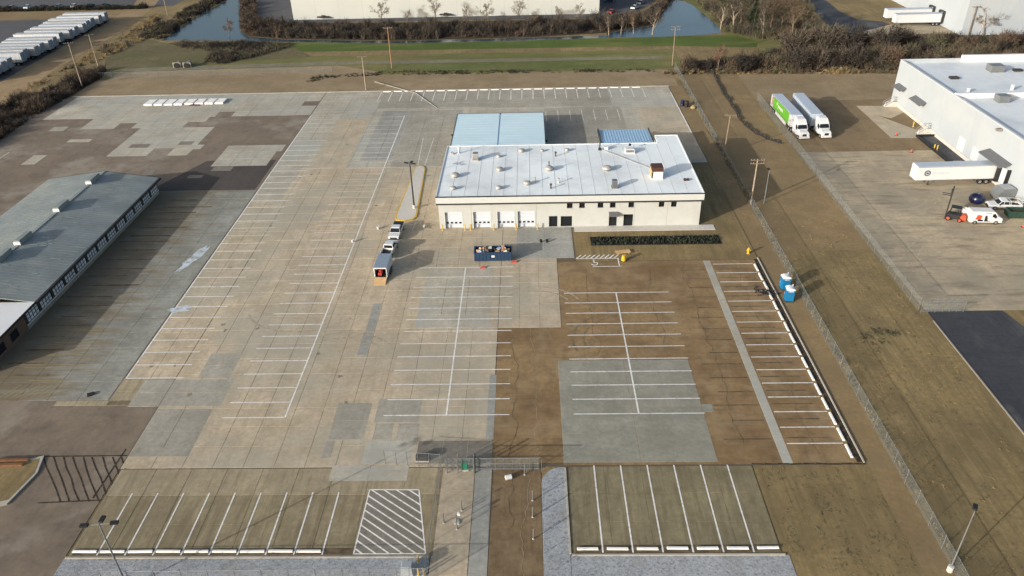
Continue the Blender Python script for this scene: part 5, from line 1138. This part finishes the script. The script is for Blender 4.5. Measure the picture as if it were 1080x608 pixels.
# concrete pads at the upper left
a, b = at(151,112), at(236,110.5); n = 8
for k in range(n):
    x = a.x+(b.x-a.x)*(k+.5)/n; t = MB().bevbox(-1.15,1.15,-2.1 if k < 4 else -1.7,2.1,0,.45,.04).build('concrete_block','stop_white'); t.location = (x, 205.9, GZ); t.rotation_euler = (0,0,rad(RND.uniform(-2,2))); tag(t, f'low white concrete block in the upper left row, {ORD[k]} from the left', 'concrete block', 'white concrete blocks in the upper left row')
rbm = MB().add([(-1.6,-.3,0),(1.5,-.4,0),(1.4,.1,.2),(-1.3,.2,.25)],[(0,1,2,3)]).box(-1.5,1.3,-.25,-.05,0,.18).build('rusty_beam','rust'); p = at(206,111.5); rbm.location = (p.x,p.y,GZ); tag(rbm,'rusty steel beam lying in front of the white concrete blocks','beam')
# drain cover in the left lot
dc = MB().bevbox(-.45,.45,-.35,.35,0,.22,.05).build('drain_box','black'); p = at(96,417); dc.location = (p.x,p.y,GZ); dc.rotation_euler = (0,0,.5); tag(dc,'small black box on the concrete before the long low building','box')
# planter island at the left edge
pi = thing('planter_island','kerbed dirt island with brown timbers at the left edge', 'traffic island')
ip = [at(-30,486), at(28,486), at(47,482), at(40,500), at(8,533), at(-30,542)]
MB().prism([(v.x,v.y) for v in ip], .0, .22).build('kerb','kerb',pi); c_ = sum((v for v in ip), Vector())/len(ip)
MB().prism([((v.x-c_.x)*.9+c_.x,(v.y-c_.y)*.86+c_.y) for v in ip], .2, .235).build('soil','dead_grass',pi)
for k, y in enumerate((486.5,491.5)):
    t = thing('timber','brown timber lying on the dirt island, the '+('farther' if k == 0 else 'nearer')+' one','timber'); A_, B_ = at(-10,y,.3), at(30-6*k,y-1,.3)
    bm_ = MB(); d_ = (B_-A_); bm_.obox(((A_.x+B_.x)/2,(A_.y+B_.y)/2),(d_.x,d_.y),d_.length,.35,.235,.5); bm_.build('beam','wood_chip_red',t)
    e_ = MB(); e_.obox((B_.x+.01,B_.y),(d_.x,d_.y),.02,.3,.26,.48); e_.build('cut_end','plywood',t)
# silt fence winding through the middle field
sf = thing('silt_fence','black silt fence winding through the middle field to the yard fence', 'fence')
pp0 = [at(*q) for q in ((750,76),(755,86),(766,104),(775,118),(784,130),(795,140),(808,147),(825,152))]; pp = []
for p_, q_ in zip(pp0[:-1], pp0[1:]):
    for k in range(4): v_ = p_.lerp(q_, k/4); pp.append(v_+Vector((RND.uniform(-.35,.35),RND.uniform(-.3,.3),0)))
pp.append(pp0[-1]); mb = MB()
for p_, q_ in zip(pp[:-1], pp[1:]):
    d_ = (q_-p_).normalized(); n_ = Vector((-d_.y,d_.x,0))*.07; h_ = Vector((0,0,RND.uniform(.35,.7)))
    mb.add([p_-n_,q_-n_,q_+n_,p_+n_,p_-n_*.3+h_,q_-n_*.3+h_,q_+n_*.3+h_,p_+n_*.3+h_],[(4,5,6,7),(0,1,5,4),(2,3,7,6),(1,2,6,5),(3,0,4,7)])
mb.build('fabric','silt',sf)
for p_ in pp: MB().tube(p_,p_+Vector((0,0,.8)),.04,n=5).build('stake','wood_pole',sf)
# yard clutter by the ramp
for lab, q, m in (('yellow bollard at the top of the sunken ramp',(963,134),'yellow'),('yellow bollard beside the sunken ramp wall, left one',(985,158),'yellow'),('yellow bollard beside the sunken ramp wall, right one',(988,159),'yellow')):
    p = at(*q); bollard(lab, p.x, p.y, m, 1.2, .13, z=.03)
for lab, q in (('orange traffic cone at the near corner of the sunken ramp',(945,143)),('orange traffic cone left of the sunken ramp',(961,161)),('orange traffic cone at the right edge near the van',(1079,240))):
    p = at(*q); t = thing('traffic_cone', lab, 'cone', (p.x,p.y,.035)); MB().lathe((0,0,.05),[(.22,0),(.14,.35),(.04,.75),(.01,.76)],12).build('body','orange',t); MB().box(-.3,.3,-.3,.3,0,.05).build('base','rubber',t)
pt = thing('pallet_stack','pale pallet stack on the dirt beside the warehouse wall', 'pallets', (91.6,154.3,.03))
for k in range(5): MB().box(-.9,.9,-.5,.5,.17*k,.17*k+.12).build('pallet','concrete_plain',pt)
# culverts in the creek bank
for lab, q in (('left dark culvert mouth in the creek bank',(186.5,72)),('right dark culvert mouth in the creek bank',(197,72))):
    p = at(*q); t = thing('culvert_pipe', lab, 'culvert', (p.x,p.y,0)); MB().tube((0,0,.7),(0,3,.7),.85,n=14,caps=False).build('pipe','wall_grey',t); MB().tube((0,-.02,.7),(0,.02,.7),.8,n=14).build('mouth','dark_inside',t)
    MB().box(-1.3,1.3,.4,.8,0,1.6).build('headwall','wall_grey',t)

# ================================================================== VEGETATION
def sliver(mb, p, q, w):
    d = (q-p); s_ = d.cross(Vector((RND.uniform(-1,1),RND.uniform(-1,1),RND.uniform(-.3,.3)))); s_.normalize(); s_ *= w/2
    mb.add([p-s_, p+s_, q], [(0,1,2)])
def rdir(d, spread):
    v = Vector((RND.gauss(0,1),RND.gauss(0,1),RND.gauss(0,1))).normalized()
    return (d+v*spread).normalized()
def bare_tree_meshes(h, spread=.55, n1=9, low=.25, fine=8):
    tr, cr = MB(), MB(); p = Vector((0,0,0)); d = Vector((0,0,1)); r = h*.022; segs = 6
    pts = [p.copy()]
    for k in range(segs):
        d = rdir(d, .10); q = p+d*(h*.75/segs); tr.tube(p, q, r*(1-k/segs*.75), r*(1-(k+1)/segs*.75), n=6, caps=False); p = q; pts.append(p.copy())
    for i in range(n1):
        t = low+(1-low)*(i/(n1-1)); k = min(segs-1, int(t*segs)); b = pts[k].lerp(pts[k+1], t*segs-k)
        a = RND.uniform(0,6.28); dd = Vector((math.cos(a)*spread,math.sin(a)*spread,RND.uniform(.5,1.0))).normalized()
        L = h*RND.uniform(.28,.42)*(1.15-t*.5); m = b+dd*L*.5; e = m+rdir(dd,.3)*L*.5; rr = r*.42
        tr.tube(b, m, rr, rr*.7, n=5, caps=False); tr.tube(m, e, rr*.7, rr*.3, n=4, caps=False)
        for j in range(6):
            s = RND.uniform(.25,1); c = b.lerp(m, s*2) if s < .5 else m.lerp(e, s*2-1); d2 = rdir(dd,.8); L2 = L*RND.uniform(.35,.6); e2 = c+d2*L2
            cr.tube(c, e2, rr*.3, rr*.12, n=3, caps=False)
            for _ in range(4):
                c3 = c.lerp(e2, RND.uniform(.3,1)); e3 = c3+rdir(d2,.8)*L2*RND.uniform(.4,.8); sliver(cr, c3, e3, .075)
                for _ in range(fine): c4 = c3.lerp(e3, RND.uniform(.2,1)); sliver(cr, c4, c4+rdir(d2,1.1)*L2*RND.uniform(.2,.6), .05)
    return tr, cr
TREES = []
for h, sp in ((7,.6),(9,.5),(6,.8),(10,.45)):
    tr, cr = bare_tree_meshes(h, sp); TREES.append((h, tr.mesh('trunk','bark'), {m: None for m in ()}, cr, tr))
TM = {}
def bare_tree(label, loc, h, kind=0, twig='twig_a', bark='bark', group=None, rz=None):
    h0, _, _, cr, tr = TREES[kind]; k1, k2 = (kind,'t',bark), (kind,'c',twig)
    if k1 not in TM: TM[k1] = tr.mesh('trunk', bark)
    if k2 not in TM: TM[k2] = cr.mesh('crown', twig)
    t = thing('bare_tree', label, 'tree', loc, RND.uniform(0,6.28) if rz is None else rz, group); t.scale = (h/h0,)*3
    ob('trunk', TM[k1], t); ob('crown', TM[k2], t); return t
def bush_mesh(n, R, H, wd=.06):
    mb = MB()
    for _ in range(n):
        a = RND.uniform(0,6.28); r0 = RND.uniform(0,R*.45); b = Vector((math.cos(a)*r0,math.sin(a)*r0,0)); a2 = a+RND.uniform(-.6,.6)
        q = Vector((math.cos(a2)*R*RND.uniform(.3,1.0),math.sin(a2)*R*RND.uniform(.3,1.0),H*RND.uniform(.45,1.0))); sliver(mb, b, q, wd*1.4)
        for _ in range(5):
            c = b.lerp(q, RND.uniform(.35,1)); sliver(mb, c, c+rdir((q-b).normalized(),.9)*H*RND.uniform(.15,.4), wd)
    return mb
BUSH = [bush_mesh(150,1.6,2.6,.09), bush_mesh(190,2.2,3.4,.1), bush_mesh(110,1.2,1.8,.08)]
BM = {}
def bush(label, loc, s, kind, twig, group=None):
    if (kind,twig) not in BM: BM[kind,twig] = (BUSH[kind].mesh('twigs',twig), MB().tube((0,0,-.05),(.05,0,.7),.12,.05,n=5).tube((.1,.1,-.05),(.4,.3,.9),.08,.03,n=5).tube((-.1,0,-.05),(-.4,-.2,.9),.08,.03,n=5).mesh('stems','bark'))
    t = thing('bare_bush', label, 'bush', loc, RND.uniform(0,6.28), group); t.scale = (s,s,s*RND.uniform(.9,1.1))
    ob('twigs', BM[kind,twig][0], t); ob('stems', BM[kind,twig][1], t); return t
def inside(p, poly):
    c = False; n = len(poly)
    for i in range(n):
        a, b = poly[i], poly[(i+1)%n]
        if (a[1] > p[1]) != (b[1] > p[1]) and p[0] < (b[0]-a[0])*(p[1]-a[1])/(b[1]-a[1])+a[0]: c = not c
    return c
def brush(name, label, poly, n, h0, h1, twigs, cat='brush', stems=14, wd=.07, R=.9):
    mb = MB(); xs_ = [p[0] for p in poly]; ys_ = [p[1] for p in poly]; k = 0; tries = 0
    while k < n and tries < n*30:
        tries += 1; x, y = RND.uniform(min(xs_),max(xs_)), RND.uniform(min(ys_),max(ys_))
        if not inside((x,y), poly) or not in_view((x,y,1), 60): continue
        k += 1; cl = mnoise.noise(Vector((x*.16,y*.16,3.1))); H = RND.uniform(h0,h1)*max(.35,1+cl*1.3)
        if cl < -.22 and RND.random() < .7: continue
        mb.cur = int((mnoise.noise(Vector((x*.11,y*.11,9.7)))*.5+.5)*len(twigs)*1.2+RND.uniform(-.9,.9)) % len(twigs); b0 = Vector((x,y,0))
        for _ in range(stems):
            a = RND.uniform(0,6.28); b = b0+Vector((RND.gauss(0,R*.3),RND.gauss(0,R*.3),0)); q = b+Vector((math.cos(a)*R*RND.uniform(.2,1),math.sin(a)*R*RND.uniform(.2,1),H*RND.uniform(.5,1)))
            sliver(mb, b, q, wd*1.3)
            for _ in range(2): c = b.lerp(q, RND.uniform(.3,.95)); sliver(mb, c, c+rdir((q-b).normalized(),.8)*H*RND.uniform(.2,.45), wd)
    return tag(mb.build(name, twigs), label, cat, kind='stuff')
P2d = lambda *q: [(v.x,v.y) for v in px(*q)]
brush('ditch_brush','dense dark brush filling the ditch at the upper left', P2d((-20,126),(0,115),(40,99),(95,76),(112,74),(106,82),(62,109),(30,127),(0,149),(-20,165)), 1500, 1.0, 2.6, ['twig_b','twig_e','twig_c','twig_a','twig_e'], wd=.09)
brush('bank_brush','dark brush along the bank left of the upper left pond', P2d((150,41),(172,42),(189,30),(218,11),(240,0),(232,-4),(205,6),(178,22),(160,32)), 700, .8, 2.0, ['twig_e','twig_b','twig_d'], wd=.1)
brush('moat_brush','brown brush hedge along the water in front of the cream warehouse', P2d((253,-8),(255,8),(255,30),(264,37.5),(300,40.5),(420,42.2),(560,38.6),(640,33.5),(688,25),(703,6),(712,-6),(702,-6),(692,8),(674,18),(640,23),(420,27.5),(300,28),(272,22),(265,-8)), 2600, 1.2, 3.2, ['twig_b','twig_e','twig_a','twig_e','twig_c'], wd=.11, R=1.2)
brush('red_brush','reddish brush on the bank right of the upper left pond', P2d((253,-8),(255,8),(255,30),(268,38),(285,38),(272,22),(265,-8)), 500, 1.0, 2.4, ['twig_red','twig_c','twig_a'], wd=.1, R=1.1)
brush('creek_scrub','low scrub around the creek at the upper left', P2d((175,45),(265,44),(310,47),(300,52),(262,62),(235,68),(215,66),(225,56),(190,50)), 700, .5, 1.6, ['twig_b','twig_d','twig_a','twig_e'], wd=.08)
brush('field_brush','brown brush line beyond the right hand field', P2d((720,76),(1100,72),(1100,44),(960,44),(900,46),(850,50),(800,62),(720,68)), 4200, 1.2, 3.4, ['twig_a','twig_b','twig_e','twig_c','twig_d','twig_b'], wd=.10, R=1.2)
brush('straw_edge','pale dry weeds at the foot of the brush line', P2d((700,79),(1000,78),(1000,75),(700,74)), 900, .4, 1.1, ['straw','twig_d','twig_c'], wd=.07, R=.5)
brush('wood_edge','mixed bare thicket right of the small pond', P2d((735,4),(748,16),(766,34),(800,42),(830,44),(850,30),(858,14),(845,-8),(735,-8)), 1500, 1.0, 3.2, ['twig_a','twig_c','twig_d','twig_b'], wd=.1, R=1.1)
brush('dirt_strip_weeds','thin weeds along the far edge of the dirt strip', P2d((320,89),(345,83),(400,80),(690,76),(690,73),(400,76),(330,82)), 500, .2, .6, ['twig_d','twig_b','leaf_dark'], wd=.06, R=.4)
brush('track_scrub','thin scrub between the dirt track and the ditch', P2d((30,95),(112,62),(150,44),(175,25),(165,14),(130,38),(70,72),(30,92)), 600, .3, 1.1, ['twig_d','twig_b','straw','twig_a'], wd=.07, R=.6)
brush('fence_weeds','short dry weeds along the foot of the right fence', [(42.9,52),(43.5,52),(44.2,228),(43.5,228)], 900, .15, .5, ['straw','twig_d','twig_b'], wd=.05, R=.3, stems=6)
brush('field_tufts','scattered green and dry tufts in the right field', [(44,52),(59,70),(59,130),(45,130)], 160, .06, .2, ['twig_d','straw','straw'], wd=.05, R=.4, stems=6)
brush('weed_patch','dark green weeds in the middle of the right field', P2d((905,352),(925,345),(948,350),(950,356),(935,362),(925,372),(912,362)), 90, .06, .2, ['leaf_dark','twig_d','twig_b'], wd=.08, R=.5, stems=8)
brush('field_grass','short dry grass of the field right of the lot fence', [(43.6,50),(59,50),(59.3,120),(44,120)], 1500, .02, .06, ['dry_a','twig_d','dry_a','dry_b'], 'grass', wd=.06, R=.35, stems=4)
brush('verge_grass','short dry grass between the lower right bays and the fence', [(26.8,47),(42,47),(42,66),(26.8,66)], 500, .02, .05, ['dry_a','twig_d','dry_a','dry_b'], 'grass', wd=.06, R=.35, stems=4)
brush('far_hedge','dark clipped hedge before the cars at the top left edge', [(-330,332),(-160,331),(-160,334.5),(-330,335.5)], 900, .8, 1.7, ['leaf_dark','twig_b','leaf_black'], 'hedge', wd=.12, R=.9)
# single trees and bushes
def gl_(x, y): v = at(x, y); return (v.x, v.y, 0)
for i, (x, y, h, k, tw, bk, lab) in enumerate((
    (403,25,8.5,2,'twig_f','bark','spreading bare tree before the cream wall, leftmost of those'),
    (430,25,5,0,'twig_f','bark','small bare sapling before the cream wall right of the spreading tree'),
    (460,25,9,1,'twig_f','bark','upright bare tree before the cream wall near its middle'),
    (492,25,6,0,'twig_f','bark','short bare tree before the cream wall right of the middle one'),
    (513,25,8,2,'twig_f','bark','spreading bare tree before the middle of the cream wall'),
    (548,25,8.5,1,'twig_f','bark','brownish bare tree before the cream wall towards the right'),
    (590,24,6,0,'twig_f','bark','small bare tree before the right part of the cream wall'),
    (612,24,7,2,'twig_f','bark','bare tree before the right end of the cream wall'),
    (642,37,8,3,'twig_a','bark_pale','slim pale bare tree on the bank below the warehouse corner'),
    (655,36,7,1,'twig_a','bark_pale','slim bare tree on the bank right of the warehouse corner'),
    (668,36,7,3,'twig_c','bark_pale','slim bare tree on the bank below the white far car'),
    (688,37,9,1,'twig_a','bark_pale','tall slim bare tree at the left edge of the small pond'),
    (242,39,6,2,'twig_red','bark','reddish bare tree leaning over the upper left pond'),
    (760,31,9,3,'twig_d','bark_pale','pale bare tree at the right edge of the small pond'),
    (773,33,11,1,'twig_a','bark_pale','tall pale bare tree in the thicket right of the small pond'),
    (781,27,10,3,'twig_a','bark_pale','bare tree behind the tall pale one in the thicket'),
    (804,41,12,3,'twig_a','bark_pale','white trunked bare tree at the end of the lawn'),
    (812,34,12,1,'twig_c','bark','tall brown tree just right of the white trunked one'),
    (824,30,11,3,'twig_c','bark','brown bare tree in the thicket near the far road, left one'),
    (835,40,12,1,'twig_c','bark','tall brown tree in front of the thicket by the far road'),
    (848,36,10,2,'twig_d','bark','broad olive brown tree by the edge of the far road'),
    (858,44,9,2,'twig_a','bark','broad bare tree below the far road'),
    (1036,38,9.5,2,'twig_f','bark_pale','large spreading bare tree before the upper right warehouse'),
    (757,73,7,0,'twig_red','bark','orange brown small tree standing in the brush at the fence end'))):
    bare_tree(lab, gl_(x,y), h, k, tw, bk, 'bare trees of the background')
for i, (x, y, s, k, tw, lab) in enumerate((
    (785,76,1.6,1,'twig_e','large dark grey bush standing in the brush right of the orange tree'),
    (798,72,1.2,0,'twig_b','dark bush at the right shoulder of the large grey one'),
    (842,74,1.9,1,'twig_b','large dark brown bush under the tall brown tree'),
    (862,72,1.8,1,'twig_a','large brown bush right of the dark one under the tall tree'),
    (882,70,1.7,0,'twig_a','brown bush before the far road, left one'),
    (903,71,1.8,1,'twig_b','dark bush before the bend of the far road'),
    (923,71,1.7,0,'twig_a','brown bush before the far road near the warehouse corner'),
    (938,70,1.6,1,'twig_c','reddish brown bush beside the corner of the dock warehouse'),
    (960,60,1.5,0,'twig_d','olive bush behind the corner of the dock warehouse'),
    (985,55,1.5,1,'twig_d','olive bush behind the dock warehouse parapet, left one'),
    (1010,53,1.4,0,'twig_c','reddish bush behind the raised parapet'),
    (835,58,2.3,1,'twig_a','tall grey brown bush at the left end behind the brush line'),(850,52,2.4,0,'twig_c','tall reddish bush behind the brush line below the broad olive tree'),(868,55,2.4,1,'twig_a','tall grey bush behind the brush line left of the road bend'),(880,48,2.2,0,'twig_d','tall olive bush behind the brush line by the road bend'),(895,56,2.3,1,'twig_b','tall dark bush behind the brush line at the road bend'),(915,54,2.3,0,'twig_a','tall brown bush behind the brush line right of the road bend'),(932,56,2.2,1,'twig_b','tall dark bush behind the brush line near the warehouse corner'),(950,50,2.0,0,'twig_a','tall brown bush left of the two docked trailers'),
    (1060,52,1.5,1,'twig_c','reddish brown bush at the right edge behind the raised parapet'))):
    bush(lab, gl_(x,y), s, k, tw, 'large bushes in the right brush line')
# one evergreen in the thicket
ev = thing('evergreen_tree','dark evergreen tree in the thicket right of the small pond','tree', gl_(795,28))
MB().tube((0,0,0),(0,0,7),.25,.06,n=7).build('trunk','bark',ev); mb = MB()
for k in range(2600):
    z = RND.uniform(.8,9); r_ = (9.3-z)*.33*math.sqrt(RND.uniform(.05,1)); a = RND.uniform(0,6.28); c = Vector((math.cos(a)*r_,math.sin(a)*r_,z)); sliver(mb, c, c+rdir(Vector((math.cos(a),math.sin(a),-.2)),.6)*RND.uniform(.4,.8), .22)
mb.build('crown','leaf_dark',ev)
